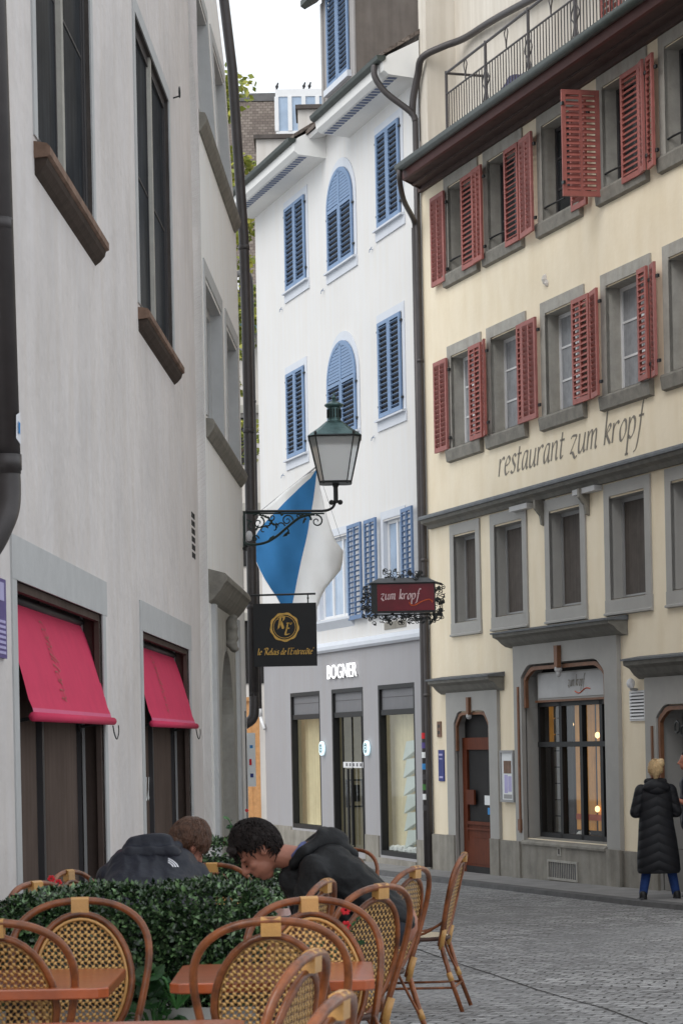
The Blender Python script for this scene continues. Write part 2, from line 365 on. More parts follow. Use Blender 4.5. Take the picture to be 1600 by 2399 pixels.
def remesh(o, voxel, smooth=3, disp=None):
    m = o.modifiers.new('r', 'REMESH'); m.mode = 'VOXEL'; m.voxel_size = voxel; m.use_smooth_shade = True
    if smooth:
        k = o.modifiers.new('s', 'SMOOTH'); k.iterations = smooth; k.factor = .5
    dg = bpy.context.evaluated_depsgraph_get(); me = bpy.data.meshes.new_from_object(o.evaluated_get(dg))
    old = o.data; mats = [a for a in old.materials]
    o.modifiers.clear(); o.data = me; me.name = o.name
    me.materials.clear()
    for a in mats: me.materials.append(a)
    if disp:
        amp, fr = disp
        nr = [v.normal.copy() for v in me.vertices]
        for v, q in zip(me.vertices, nr): v.co += q*amp*noise.noise(v.co*fr)
    me.polygons.foreach_set('use_smooth', [True]*len(me.polygons)); me.update()
    return o
def cr(pts, k=6, closed=False):
    pts = [V(p) for p in pts]; n = len(pts); out = []
    for i in range(n if closed else n-1):
        if closed: a, b, c, d = pts[i-1], pts[i], pts[(i+1) % n], pts[(i+2) % n]
        else: a, b, c, d = pts[max(i-1, 0)], pts[i], pts[i+1], pts[min(i+2, n-1)]
        for j in range(k):
            t = j/k; out.append(.5*((2*b)+(c-a)*t+(2*a-5*b+4*c-d)*t*t+(3*b-a-3*c+d)*t**3))
    if not closed: out.append(pts[-1])
    return out
class Wall:
    def __init__(s, x0, y0, x1, y1, side):
        L = math.hypot(x1-x0, y1-y0); s.o = V((x0, y0, 0)); s.d = V(((x1-x0)/L, (y1-y0)/L, 0)); s.n = V((-s.d.y*side, s.d.x*side, 0))
        s.off = lambda z: 0
    def P(s, a, t, z): return s.o+s.d*a+s.n*(t+s.off(z))+V((0, 0, z))
    def box(s, m, s0, s1, t0, t1, z0, z1):
        p = [s.P(a, t, z) for z in (z0, z1) for t in (t0, t1) for a in (s0, s1)]
        m.add(p, ((0, 2, 3, 1), (4, 5, 7, 6), (0, 1, 5, 4), (1, 3, 7, 5), (3, 2, 6, 7), (2, 0, 4, 6)))
    def sheet(s, m, s0, s1, z0, z1, holes, t=0, zsteps=()):
        S = sorted({s0, s1, *[h[0] for h in holes], *[h[1] for h in holes]}); Z = sorted({z0, z1, *[h[2] for h in holes], *[h[3] for h in holes], *zsteps})
        S = [a for a in S if s0 <= a <= s1]; Z = [a for a in Z if z0 <= a <= z1]
        for i in range(len(S)-1):
            for j in range(len(Z)-1):
                cs, cz = (S[i]+S[i+1])/2, (Z[j]+Z[j+1])/2
                if any(h[0] < cs < h[1] and h[2] < cz < h[3] for h in holes): continue
                m.quad(s.P(S[i], t, Z[j]), s.P(S[i+1], t, Z[j]), s.P(S[i+1], t, Z[j+1]), s.P(S[i], t, Z[j+1]))
    def reveal(s, m, h, t0, t1):
        a, b, c, d = h
        m.quad(s.P(a, t0, c), s.P(a, t1, c), s.P(a, t1, d), s.P(a, t0, d)); m.quad(s.P(b, t0, c), s.P(b, t1, c), s.P(b, t1, d), s.P(b, t0, d))
        m.quad(s.P(a, t0, d), s.P(a, t1, d), s.P(b, t1, d), s.P(b, t0, d)); m.quad(s.P(a, t0, c), s.P(a, t1, c), s.P(b, t1, c), s.P(b, t0, c))
    def frame(s, m, h, t0, t1, w, wb=None):  # rectangular frame just inside h
        a, b, c, d = h; wb = w if wb is None else wb
        s.box(m, a, a+w, t0, t1, c, d); s.box(m, b-w, b, t0, t1, c, d); s.box(m, a+w, b-w, t0, t1, d-w, d)
        if wb: s.box(m, a+w, b-w, t0, t1, c, c+wb)
    def prof(s, m, s0, s1, prof, skew=0):  # profile in (t,z) swept along the wall, far end optionally mitred
        n = len(prof); m.add([s.P(s0+max(t, 0)*skew, t, z) for t, z in prof]+[s.P(s1, t, z) for t, z in prof], [tuple(range(n)), tuple(range(2*n-1, n-1, -1))]+[(i, n+i, n+(i+1) % n, (i+1) % n) for i in range(n)])
YW = Wall(1.40, 36.5, 1.40+.33*10, 26.5, -1)
WW = Wall(1.40, 36.5, 1.40-.31*9.8, 46.3, 1)
LW = Wall(-2.2+.029*30.7, 30.7, -2.2+.029*11, 11, 1)
L2 = Wall(-2.2+.029*30.7, 30.7, -2.2+.029*11, 11, 1)
def lean(z):
    T = ((-9, 0), (7, 0), (8.1, -.015), (10.3, -.12), (13.1, -.40))
    for (a, p), (b, q) in zip(T, T[1:]):
        if z <= b: return .09+p+(q-p)*(z-a)/(b-a)
    return -.31
L2.off = lean

def gz(Y):
    T = ((-50, 0), (8.5, 0), (15, -.18), (27, -.47), (36, -.60), (46, -.68), (200, -.9))
    for (a, p), (b, q) in zip(T, T[1:]):
        if Y <= b: return p+(q-p)*(Y-a)/(b-a)
    return -.9

# ------------------------------------------------------------ text: broad-nib italic strokes
G = {
 'r': ([[(0, 1), (0, 0)], [(0, .62), (.15, .9), (.36, 1.02), (.47, .9)]], .52),
 'e': ([[(.05, .5), (.4, .6), (.5, .8), (.3, 1), (.06, .72), (.03, .3), (.2, 0), (.5, .16)]], .62),
 's': ([[(.44, .88), (.26, 1.02), (.07, .85), (.2, .58), (.4, .35), (.34, .06), (.15, 0), (0, .12)]], .54),
 't': ([[(.14, 1.38), (.1, .3), (.18, 0), (.38, .12)], [(-.04, .97), (.4, .97)]], .46),
 'a': ([[(.5, .96), (.22, .95), (.03, .5), (.1, .05), (.3, .1), (.5, .6)], [(.52, 1), (.48, .25), (.56, 0), (.68, .1)]], .74),
 'u': ([[(0, 1), (0, .2), (.14, 0), (.34, .15), (.5, .55)], [(.52, 1), (.48, .25), (.56, 0), (.68, .1)]], .74),
 'n': ([[(0, 1), (0, 0)], [(0, .6), (.24, .95), (.42, .95), (.45, .7), (.43, .2), (.52, 0), (.62, .1)]], .70),
 'm': ([[(0, 1), (0, 0)], [(0, .6), (.2, .95), (.36, .93), (.38, .5), (.38, 0)], [(.38, .6), (.58, .95), (.74, .93), (.76, .6), (.75, .2), (.83, 0), (.93, .1)]], 1.02),
 'z': ([[(.0, .86), (.12, 1), (.55, .97)], [(.55, .97), (.02, .08)], [(.02, .08), (.25, .1), (.5, -.2), (.7, -.1)]], .72),
 'k': ([[(.02, 1.85), (.0, 0)], [(.02, .5), (.32, 1), (.44, .82), (.1, .52)], [(.12, .5), (.5, 0)]], .62),
 'o': ([[(.28, 1), (.03, .6), (.1, .08), (.3, 0), (.54, .4), (.48, .9), (.28, 1)]], .68),
 'p': ([[(.02, 1.05), (0, -.8)], [(0, .6), (.26, 1), (.5, .85), (.5, .3), (.28, 0), (0, .12)], [(-.12, -.8), (.16, -.8)]], .68),
 'f': ([[(.62, 1.72), (.42, 1.85), (.28, 1.4), (.2, .2), (.06, -.6), (-.16, -.78)], [(.05, .97), (.48, .97)]], .46),
 'l': ([[(.02, 1.75), (0, .15), (.12, 0), (.24, .1)]], .3),
 'i': ([[(0, 1), (0, .15), (.1, 0), (.22, .1)], [(0, 1.35), (.05, 1.42)]], .3),
 'd': ([[(.5, .96), (.22, .95), (.03, .5), (.1, .05), (.3, .1), (.5, .6)], [(.56, 1.75), (.48, .25), (.56, 0), (.68, .1)]], .74),
 'c': ([[(.46, .88), (.26, 1), (.05, .6), (.08, .1), (.26, 0), (.46, .16)]], .54),
 'ô': ([[(.28, 1), (.03, .6), (.1, .08), (.3, 0), (.54, .4), (.48, .9), (.28, 1)], [(.08, 1.25), (.28, 1.5), (.46, 1.25)]], .68),
 "'": ([[(.08, 1.8), (0, 1.45)]], .22), '"': ([[(.05, 1.8), (0, 1.5)], [(.22, 1.8), (.17, 1.5)]], .4),
 'R': ([[(.2, 1.7), (.1, .1), (0, -.05)], [(-.25, 1.3), (-.1, 1.7), (.35, 1.8), (.7, 1.6), (.6, 1.1), (.2, .95)], [(.3, .95), (.55, .5), (.8, 0), (1, .05)]], 1.05),
 'E': ([[(.75, 1.55), (.5, 1.75), (.2, 1.55), (.15, .9), (.05, .1), (.35, 0), (.7, .12)], [(.15, .92), (.55, .95)], [(.0, 1.7), (.85, 1.75)]], .95),
 ' ': ([], .42)}
def strokes(m, txt, fn, size, nib=.13, ang=40, slant=.16, thin=.035, gap=.06, depth=None):
    """broad-nib letters as thin solid strips; fn(x,y)->world point"""
    nv = (math.cos(math.radians(ang))*nib, math.sin(math.radians(ang))*nib); x = 0
    for ch in txt:
        st, adv = G[ch]
        for sk in st:
            P = cr([(a, b, 0) for a, b in sk], 5) if len(sk) > 2 else [V((sk[0][0], sk[0][1], 0)), V((sk[1][0], sk[1][1], 0))]
            L_, R_ = [], []
            for i, p in enumerate(P):
                t = P[min(i+1, len(P)-1)]-P[max(i-1, 0)]; t.normalize(); nn = V((-t.y, t.x, 0))
                h = max(abs(nv[0]*nn.x+nv[1]*nn.y), thin); L_.append(p+nn*h/1.0); R_.append(p-nn*h/1.0)
            f = lambda q: fn((q.x+q.y*slant+x)*size, q.y*size)
            for i in range(len(P)-1): m.quad(f(L_[i]), f(L_[i+1]), f(R_[i+1]), f(R_[i]))
        x += adv+gap
    return x*size
def twidth(txt, size, gap=.06): return sum(G[c][1]+gap for c in txt)*size

# ------------------------------------------------------------ shutters
def shutter(m, W, a, b, z0, z1, cols=1, n=13, th=.035, st=.045, tilt=45, sd=1, sw=.052):
    A = W.P(a[0], a[1], 0); B = W.P(b[0], b[1], 0); ux = (B-A); Lw_ = ux.length; ux.normalize(); uy = V((-ux.y, ux.x, 0)); Z = V((0, 0, 1))
    if uy.dot(W.n) < 0: uy = -uy
    def bx(x0, x1, y0, y1, za, zb): m.obox(A+ux*x0+uy*y0+Z*za, ux*(x1-x0), uy*(y1-y0), Z*(zb-za))
    bx(0, st, 0, th, z0, z1); bx(Lw_-st, Lw_, 0, th, z0, z1); bx(st, Lw_-st, 0, th, z0, z0+.07); bx(st, Lw_-st, 0, th, z1-.06, z1)
    spans = []
    if cols == 2:
        c = Lw_*.5; bx(c-.02, c+.02, 0, th, z0+.07, z1-.06); spans = [(st, c-.02), (c+.02, Lw_-st)]
    else: spans = [(st, Lw_-st)]
    q = math.radians(tilt)*sd; w = sw; dv = uy*math.cos(q)-Z*math.sin(q); nv = uy*math.sin(q)+Z*math.cos(q)
    for i in range(n):
        zc = z0+.07+(z1-z0-.13)*(i+.5)/n
        for x0, x1 in spans:
            m.obox(A+ux*x0+uy*(th/2)+Z*zc-dv*w/2-nv*.004, ux*(x1-x0), dv*w, nv*.008)

# ============================================================ GROUND
def ground():
    m = mb('setts'); ys = [-12, -4, 0, 2, 4, 6, 7, 8.5, 10, 12, 15, 18, 21, 24, 27, 30, 33, 36, 40, 46, 60, 90]; xs = [-30, -8, -4, -2, 0, 2, 4, 8, 30]
    for i in range(len(ys)-1):
        for j in range(len(xs)-1):
            m.quad((xs[j], ys[i], gz(ys[i])), (xs[j+1], ys[i], gz(ys[i])), (xs[j+1], ys[i+1], gz(ys[i+1])), (xs[j], ys[i+1], gz(ys[i+1])))
    o = m.build('ground'); o['kind'] = 'structure'
    # pavement in front of the shops on the right, a low step of stone slabs
    m = mb('pavement_stone'); k = mb('kerb_dark')
    inner = []; outer = []
    for i in range(0, 25):
        s = -9.5+i*1.0
        Wd = 1.05+.25*math.sin(s*.35)
        if s < 0: p = WW.P(-s, -.02, 0); q = WW.P(-s, .75, 0)
        else: p = YW.P(s, -.02, 0); q = YW.P(s, .75+.03*s, 0)
        inner.append(p); outer.append(q)
    # walls meet at a slight angle; keep lists ordered along the street
    for i in range(len(inner)-1):
        a, b, c, d = inner[i], inner[i+1], outer[i+1], outer[i]
        h = .07
        za, zb, zc, zd = gz(a.y)+h, gz(b.y)+h, gz(c.y)+h, gz(d.y)+h
        m.quad((a.x, a.y, za), (b.x, b.y, zb), (c.x, c.y, zc), (d.x, d.y, zd))
        k.quad((d.x, d.y, zd), (c.x, c.y, zc), (c.x-.12, c.y-.04, zc-.012), (d.x-.12, d.y-.04, zd-.012))
        k.quad((d.x-.12, d.y-.04, zd-.012), (c.x-.12, c.y-.04, zc-.012), (c.x-.13, c.y-.05, zc-.12), (d.x-.13, d.y-.05, zd-.12))
    o = m.build('pavement'); o['kind'] = 'structure'
    o = k.build('kerb'); o['kind'] = 'structure'
    # curved joint between two areas of setts
    m = mb('interior_dark'); path = CH
    for (x0, y0), (x1, y1) in zip(path, path[1:]):
        wd = .006
        m.quad((x0-wd, y0, gz(y0)+.004), (x0+wd, y0, gz(y0)+.004), (x1+wd, y1, gz(y1)+.004), (x1-wd, y1, gz(y1)+.004))
    o = m.build('paving_joint'); o['kind'] = 'structure'
CH = [(.55, 20.5), (.85, 18.4), (1.08, 17.0), (1.27, 15.7), (1.42, 14.9), (1.56, 14.2), (1.62, 13.7), (1.68, 13.2), (1.70, 12.6)]
ground()

# ============================================================ LEFT NEAR HOUSE
def left_house():
    r = thing('plaster_house', 'pinkish grey plastered house on the left with deep dark windows and pink awnings below', 'house', (-1.9, 12, 0))
    W = LW; h1 = (13.85, 16.4, 5.2, 9.6); h2 = (8.15, 10.95, 5.2, 7.68); g1 = (13.8, 17.5, -.3, 2.44); g2 = (7.15, 11.25, -.3, 2.44)
    m = mb('plaster_pinkgrey'); W.sheet(m, 5.72, 26, -.6, 12.5, [h1, h2, g1, g2])
    m.quad(W.P(5.72, 0, -.6), W.P(5.72, .09, -.6), W.P(5.72, .09, 12.5), W.P(5.72, 0, 12.5))
    m.quad(W.P(5.72, 0, 12.5), W.P(26, 0, 12.5), W.P(26, -8, 12.5), W.P(5.72, -8, 12.5))
    m.quad(W.P(26, 0, -.6), W.P(26, -8, -.6), W.P(26, -8, 12.5), W.P(26, 0, 12.5))
    wall = m.build('wall', r)
    for h in (h1, h2):
        s0, s1, z0, z1 = h
        w_ = thing_part('window', r)
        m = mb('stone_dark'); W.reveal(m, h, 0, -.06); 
        mid = (s0+s1)/2
        # slanting stone frame, mullion with a chamfer
        m.mat('stone_grey'); m.prism([W.P(mid-.07, -.06, z0), W.P(mid+.07, -.06, z0), W.P(mid+.05, -.012, z0), W.P(mid-.05, -.012, z0)], (0, 0, z1-z0)); m.mat('frame_dark'); W.frame(m, h, -.06, -.03, .09)
        m.build('stone_frame', w_)
        m = mb('stone_lintel'); W.frame(m, (s0-.13, s1+.13, z0, z1+.13), 0, .012, .13, 0); m.build('surround', w_)
        m = mb('frame_dark')
        for a, b in ((s0+.09, mid-.09), (mid+.09, s1-.09)):
            W.frame(m, (a, b, z0, z1-.05), -.055, -.042, .03)
            W.box(m, a, b, -.052, -.044, z0+1.2, z0+1.22)
        m.build('casement', w_)
        m = mb('leaded_glass'); m.quad(W.P(s0, -.05, z0), W.P(s1, -.05, z0), W.P(s1, -.05, z1), W.P(s0, -.05, z1)); m.build('pane', w_)
        m = mb('stone_sand')
        W.prof(m, s0-.12, s1+.12, [(-.19, z0+.0), (.08, z0-.05), (.10, z0-.07), (.10, z0-.12), (.08, z0-.13), (-.02, z0-.14)])
        m.mat('stone_under_shade'); W.prof(m, s0-.10, s1+.10, [(-.02, z0-.14), (.08, z0-.135), (.07, z0-.17), (.035, z0-.21), (-.02, z0-.25)])
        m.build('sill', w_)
    for h in (g1, g2):
        s0, s1, z0, z1 = h; w_ = thing_part('shop_window', r)
        m = mb('stone_lintel'); W.box(m, s0-.24, s1+.16, -.02, .012, z1, z1+.25)
        W.box(m, s0-.16, s0, -.02, .010, -.5, z1); W.box(m, s1, s1+.16, -.02, .010, -.5, z1); m.build('surround', w_)
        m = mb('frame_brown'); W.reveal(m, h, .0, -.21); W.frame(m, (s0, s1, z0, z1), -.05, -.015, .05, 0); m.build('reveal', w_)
        m = mb('glass_brown'); m.quad(W.P(s0, -.19, z0), W.P(s1, -.19, z0), W.P(s1, -.19, z1), W.P(s0, -.19, z1)); m.build('pane', w_)
        m = mb('frame_dark'); W.frame(m, h, -.2, -.16, .06); mid = (s0*.5+s1*.5); W.box(m, mid-.04, mid+.04, -.2, -.15, z0, z1); m.build('frame', w_)
        m = mb('frame_grey'); W.box(m, s0+.05, s0+.06, -.15, -.13, .0, z1); m.build('edge_strip', w_)
    # white handwriting on the second shop window
    m = mb('paper_white')
    strokes(m, 'nuté', lambda x, y: W.P(10.9-x, -.355, 1.02+y), .13, .12) if 0 else strokes(m, 'rut', lambda x, y: W.P(9.75-x*1.9, -.186, 1.0+y), .2, .09, thin=.03)
    m.build('window_script', r)
    # brick vent
    m = mb('interior_dark')
    for i in range(6):
        for k in range(2): W.box(m, 6.18+k*.2, 6.33+k*.2, -.01, .004, 3.42+i*.083, 3.475+i*.083)
    m.build('vent', r)
    # iron ring hook
    m = mb('iron_black'); c = W.P(7.55, .06, 7.93); m.tube([c+W.d*(.05*math.cos(q))+V((0, 0, .05*math.sin(q))) for q in [i*math.pi/5 for i in range(10)]], .007, 5, True)
    m.tube([W.P(7.6, 0, 7.86), W.P(7.6, .07, 7.88)], .008, 5); m.build('ring_hook', r)
    # big downpipe
    m = mb('pipe_dark'); X0, Y0 = -1.705, 12.2
    m.tube([(X0-.05, Y0, 12.4), (X0-.035, Y0, 6), (X0+.0, Y0, 2.92)], .068, 16)
    m.tube([(X0-.005, Y0, 3.02), (X0-.005, Y0, 2.94)], .078, 16); m.tube([(X0-.02, Y0, 4.25), (X0-.02, Y0, 4.19)], .073, 16); m.tube([(X0-.035, Y0, 3.75), (X0-.035, Y0, 3.7)], .071, 16)
    m.tube(cr([(X0, Y0, 2.98), (X0, Y0, 2.78), (X0-.03, Y0-.03, 2.66), (X0-.12, Y0-.06, 2.5), (X0-.3, Y0-.1, 2.36)], 5), .064, 16)
    dp = m.build('downpipe', r, True)
    m = mb('white_mark'); m.quad(*[(X0+.068*math.cos(q)+.003, Y0-.068*math.sin(q)-.003, z) for q, z in ((.05, 3.07), (.75, 3.10), (.7, 3.22), (.05, 3.24))])
    m.mat('flag_blue'); m.quad(*[(X0+.069*math.cos(q)+.004, Y0-.069*math.sin(q)-.004, z) for q, z in ((.25, 3.12), (.5, 3.13), (.5, 3.19), (.2, 3.18))])
    m.build('sticker', dp)
def thing_part(name, parent):
    o = bpy.data.objects.new(name, None); C.objects.link(o); o.empty_display_size = .05; o.parent = parent; ORG[o.name] = ORG[parent.name]; return o
left_house()

def awning(s0, s1, label, stag):
    W = LW; r = thing('window_awning', label, 'awning', tuple(W.P((s0+s1)/2, 0, 1.6)), 'pink awnings over the shop windows')
    m = mb('awning_pink'); N = 14; a0, a1 = s0+.06, s1-.06
    def pt(s, k):
        q = k/N; t = -.15+.20*q; z = 2.37-.70*q**1.05; 
        if k > N-2: t += .01; 
        return W.P(s, t+.012*math.sin(q*3.1), z)
    def fab(lo, hi, mm):
        for k in range(lo, hi):
            for j in range(6):
                sa, sb = a0+(a1-a0)*j/6, a0+(a1-a0)*(j+1)/6
                mm.quad(pt(sa, k), pt(sb, k), pt(sb, k+1), pt(sa, k+1))
    fab(0, N-1, m); m.mat('awning_trim'); fab(N-1, N, m)
    o = m.build('fabric', r, True)
    k = mb('awning_pink'); k.tube([pt(a0-.04, N), pt(a1+.04, N)], .028, 10); k.build('front_bar', r, True)
    k = mb('frame_dark'); k.tube([W.P(a0, -.155, 2.385), W.P(a1, -.155, 2.385)], .03, 10); k.build('roller', r, True)
    for s in (a0+.12, a1-.12):
        k = mb('iron_black'); e = pt(s, N); k.tube([W.P(s, -.16, 1.63), e], .012, 6); k.tube([W.P(s, -.165, 2.1), W.P(s, -.16, 1.6)], .014, 6); k.build('arm', r)
    # gold script running along the fabric
    k = mb('gold_dim')
    f = lambda x, y: None
    wd = twidth('conditorei', .1)
    def fn(x, y):
        q = .12+.74*x/wd; s = a0+(a1-a0)*.62-y*1.7
        return W.P(s, -.15+.20*q+.012*math.sin(q*3.1)+.005, 2.37-.70*max(q, 0)**1.05+.003)
    strokes(k, 'conditorei', fn, .1, .05, slant=.3, thin=.02)
    k.build('lettering', o)
    k = mb('iron_black'); e = pt(a0-.03, N)
    e = pt(a0-.03, N)
    k.tube(cr([e+V((0, 0, -.03)), e+V((.01, 0, -.09)), e+V((.025, .02, -.13)), e+V((.04, .02, -.08)), e+V((.04, 0, -.03))], 3), .005, 4); k.build('chain', r)
G['é'] = G['e']
awning(13.72, 17.35, 'large pink awning over the nearer shop window at far left', 0)
awning(7.1, 11.15, 'smaller pink awning over the farther shop window beside the arched portal', 1)

# purple street sign at the left edge
def plate(name, W, s0, s1, z0, z1, t, matn, label, cat, rows=None, textmat='sign_lilac', frame=None):
    r = thing(name, label, cat, tuple(W.P((s0+s1)/2, 0, z0)))
    m = mb(matn); W.box(m, s0, s1, 0.0, t, z0, z1); m.build('board', r)
    if rows:
        m = mb(textmat)
        for (a, b, c, d) in rows: W.box(m, s0+(s1-s0)*a, s0+(s1-s0)*b, t, t+.003, z0+(z1-z0)*c, z0+(z1-z0)*d)
        m.build('lettering', r)
    if frame:
        m = mb(frame); W.frame(m, (s0-.03, s1+.03, z0-.03, z1+.03), 0, t+.02, .035); m.build('frame', r)
    return r
plate('information_sign', LW, 17.93, 18.7, 1.98, 2.41, .02, 'sign_purple', 'purple information plate with lilac lettering on the pink grey wall at the left edge', 'sign',
      [(.1, .32, .72, .95), (.5, .9, .6, .93)]+[(.06, .9-.1*(i % 3), .05+i*.065, .085+i*.065) for i in range(7)])

# ============================================================ SECOND LEFT HOUSE
def left_house2():
    r = thing('portal_house', 'off white house with double stone windows and an arched stone portal behind the awnings', 'house', (-1.4, 28, 0))
    W = L2; ho = []
    for z0, z1 in ((8.3, 9.9), (5.02, 6.5)):
        ho += [(3.25, 5.42, z0, z1), (.75, 2.5, z0, z1)]
    pt = (2.2, 5.0, -.5, 2.9)
    m = mb('plaster_offwhite'); zs = [7, 8.1, 10.3, 13]
    W.sheet(m, .2, 5.72, -.8, 13, ho+[pt], 0, zs)
    for a, b in zip([-.8]+zs, zs): m.quad(W.P(.2, 0, a), W.P(.2, -4, a), W.P(.2, -4, b), W.P(.2, 0, b)); m.quad(W.P(5.72, 0, a), W.P(5.72, -.3, a), W.P(5.72, -.3, b), W.P(5.72, 0, b))
    m.build('wall', r)
    for h in ho:
        s0, s1, z0, z1 = h; w_ = thing_part('window', r)
        m = mb('stone_lintel'); W.reveal(m, h, 0, -.2); W.frame(m, h, -.2, -.12, .1); W.frame(m, (s0-.16, s1+.16, z0, z1+.2), 0, .015, .16, 0)
        mid = (s0+s1)/2; W.box(m, mid-.07, mid+.07, -.2, -.08, z0, z1); m.build('stone_frame', w_)
        m = mb('frame_grey'); W.frame(m, (s0+.1, mid-.07, z0, z1-.1), -.19, -.15, .05); W.frame(m, (mid+.07, s1-.1, z0, z1-.1), -.19, -.15, .05); m.build('casement', w_)
        m = mb('curtain_grey'); m.quad(W.P(s0, -.175, z0), W.P(s1, -.175, z0), W.P(s1, -.175, z1), W.P(s0, -.175, z1)); m.build('pane', w_)
    for z0 in (8.3, 5.02):
        m = mb('stone_sill'); W.prof(m, .5, 5.6, [(-.18, z0-.01), (.08, z0-.05), (.1, z0-.1), (.08, z0-.16), (.02, z0-.24), (-.02, z0-.24)]); m.build('sill', r)
    # portal
    p = thing_part('portal', r)
    m = mb('stone_sill'); s0, s1 = 1.9, 5.68
    W.prof(m, s0, s1, [(0, 3.36), (.18, 3.31), (.2, 3.28), (.2, 3.23), (.17, 3.2), (.12, 3.12), (.05, 3.04), (0, 3.0)]); m.build('cornice', p)
    m = mb('stone_grey')
    out = []; inn = []; cs = (pt[0]+pt[1])/2; R = .9
    for i in range(25):
        q = math.pi*i/24; out.append((cs+1.575*max(-1, min(1, 1.6*math.cos(q))), 2.9 if 4 < i < 20 else 2.9-.0)); 
    # spandrel panel with an arched opening
    ar = [(cs-R, -.5)]+[(cs-R*math.cos(math.pi*i/16), 1.66+R*math.sin(math.pi*i/16)) for i in range(17)]+[(cs+R, -.5)]
    ou = [(pt[0], -.5)]+[(pt[0]+(pt[1]-pt[0])*i/16, 3.0) for i in range(17)]+[(pt[1], -.5)]
    m.ring([W.P(a, 0.02, b) for a, b in ou], [W.P(a, 0.02, b) for a, b in ar], W.n*-.18)
    ar2 = [(cs-(R-.16), -.5)]+[(cs-(R-.16)*math.cos(math.pi*i/16), 1.62+(R-.16)*math.sin(math.pi*i/16)) for i in range(17)]+[(cs+R-.16, -.5)]
    m.ring([W.P(a, -.17, b) for a, b in ar], [W.P(a, -.17, b) for a, b in ar2], W.n*-.25)
    m.build('arch', p)
    for a, b in ((1.75, 2.0), (5.15, 5.4)):
        m = mb('stone_lintel'); W.box(m, a, b, 0, .05, -.5, 3.0); W.box(m, a-.02, b+.02, 0, .07, -.5, -.1); m.build('pilaster', p)
    m = mb('stone_sill')
    for k in range(7): m.ell(W.P(cs+.02*math.sin(k*2), .09+.02*math.cos(k*3), 2.58+k*.06), (.06+.02*(k % 2), .07, .045), 8)
    m.ell(W.P(cs, .08, 2.78), (.08, .07, .2), 10); m = remesh(m.build('carved_keystone', p), .02, 2)
    m = mb('wood_door'); W.box(m, pt[0]+.1, pt[1]-.1, -.5, -.44, -.5, 2.8); 
    for k in range(5): W.box(m, cs-.75+k*.33, cs-.55+k*.33, -.44, -.42, .1, 2.1)
    m.build('door', p)
    m = mb('pipe_dark'); q = lambda z, s=.02, t=.09: W.P(s, t, z)
    m.tube([q(z) for z in (12.9, 10.3, 8.1, 7, 5, 3.5, 2.1)], .066, 14)
    m.tube(cr([q(2.15), q(1.95), q(1.8, .03, .06), q(1.7, .03, -.1)], 4), .066, 12)
    for z in (8.0, 5.6, 3.3): m.tube([q(z), q(z-.06)], .074, 14)
    m.build('downpipe', r, True)
    m = mb('frame_dark'); W.box(m, .5, .53, .0, .012, .1, 1.9); m.build('wall_slot', r)
left_house2()
# white dome camera on the corner pipe
r = thing('security_camera', 'small white dome camera at the corner beside the dark downpipe under the street lantern', 'camera', tuple(L2.P(.3, .0, 4.1)))
m = mb('camera_white'); c = L2.P(.32, .09, 4.17); m.ell(c, (.045, .05, .07), 12); m.build('dome', r, True)
m = mb('iron_black'); m.tube([L2.P(.3, 0, 4.0), L2.P(.3, .06, 4.05)], .02, 6); m.tube([L2.P(.3, .04, 4.1), L2.P(.3, .04, 3.98)], .015, 6); m.build('mount', r)
r = thing('notice_board', 'narrow white notice board with small coloured marks on the corner of the off white house', 'notice', tuple(L2.P(.2, 0, .9)))
m = mb('paper_white'); L2.box(m, .1, .14, -.2, .10, .92, 1.62); m.build('board', r)
m = mb('flag_blue'); L2.box(m, .14, .143, .03, .07, 1.42, 1.46); m.mat('petal_red'); L2.box(m, .14, .143, .02, .05, 1.2, 1.28); m.mat('sign_blue'); L2.box(m, .14, .143, .03, .07, 1.04, 1.09); m.build('print', r)

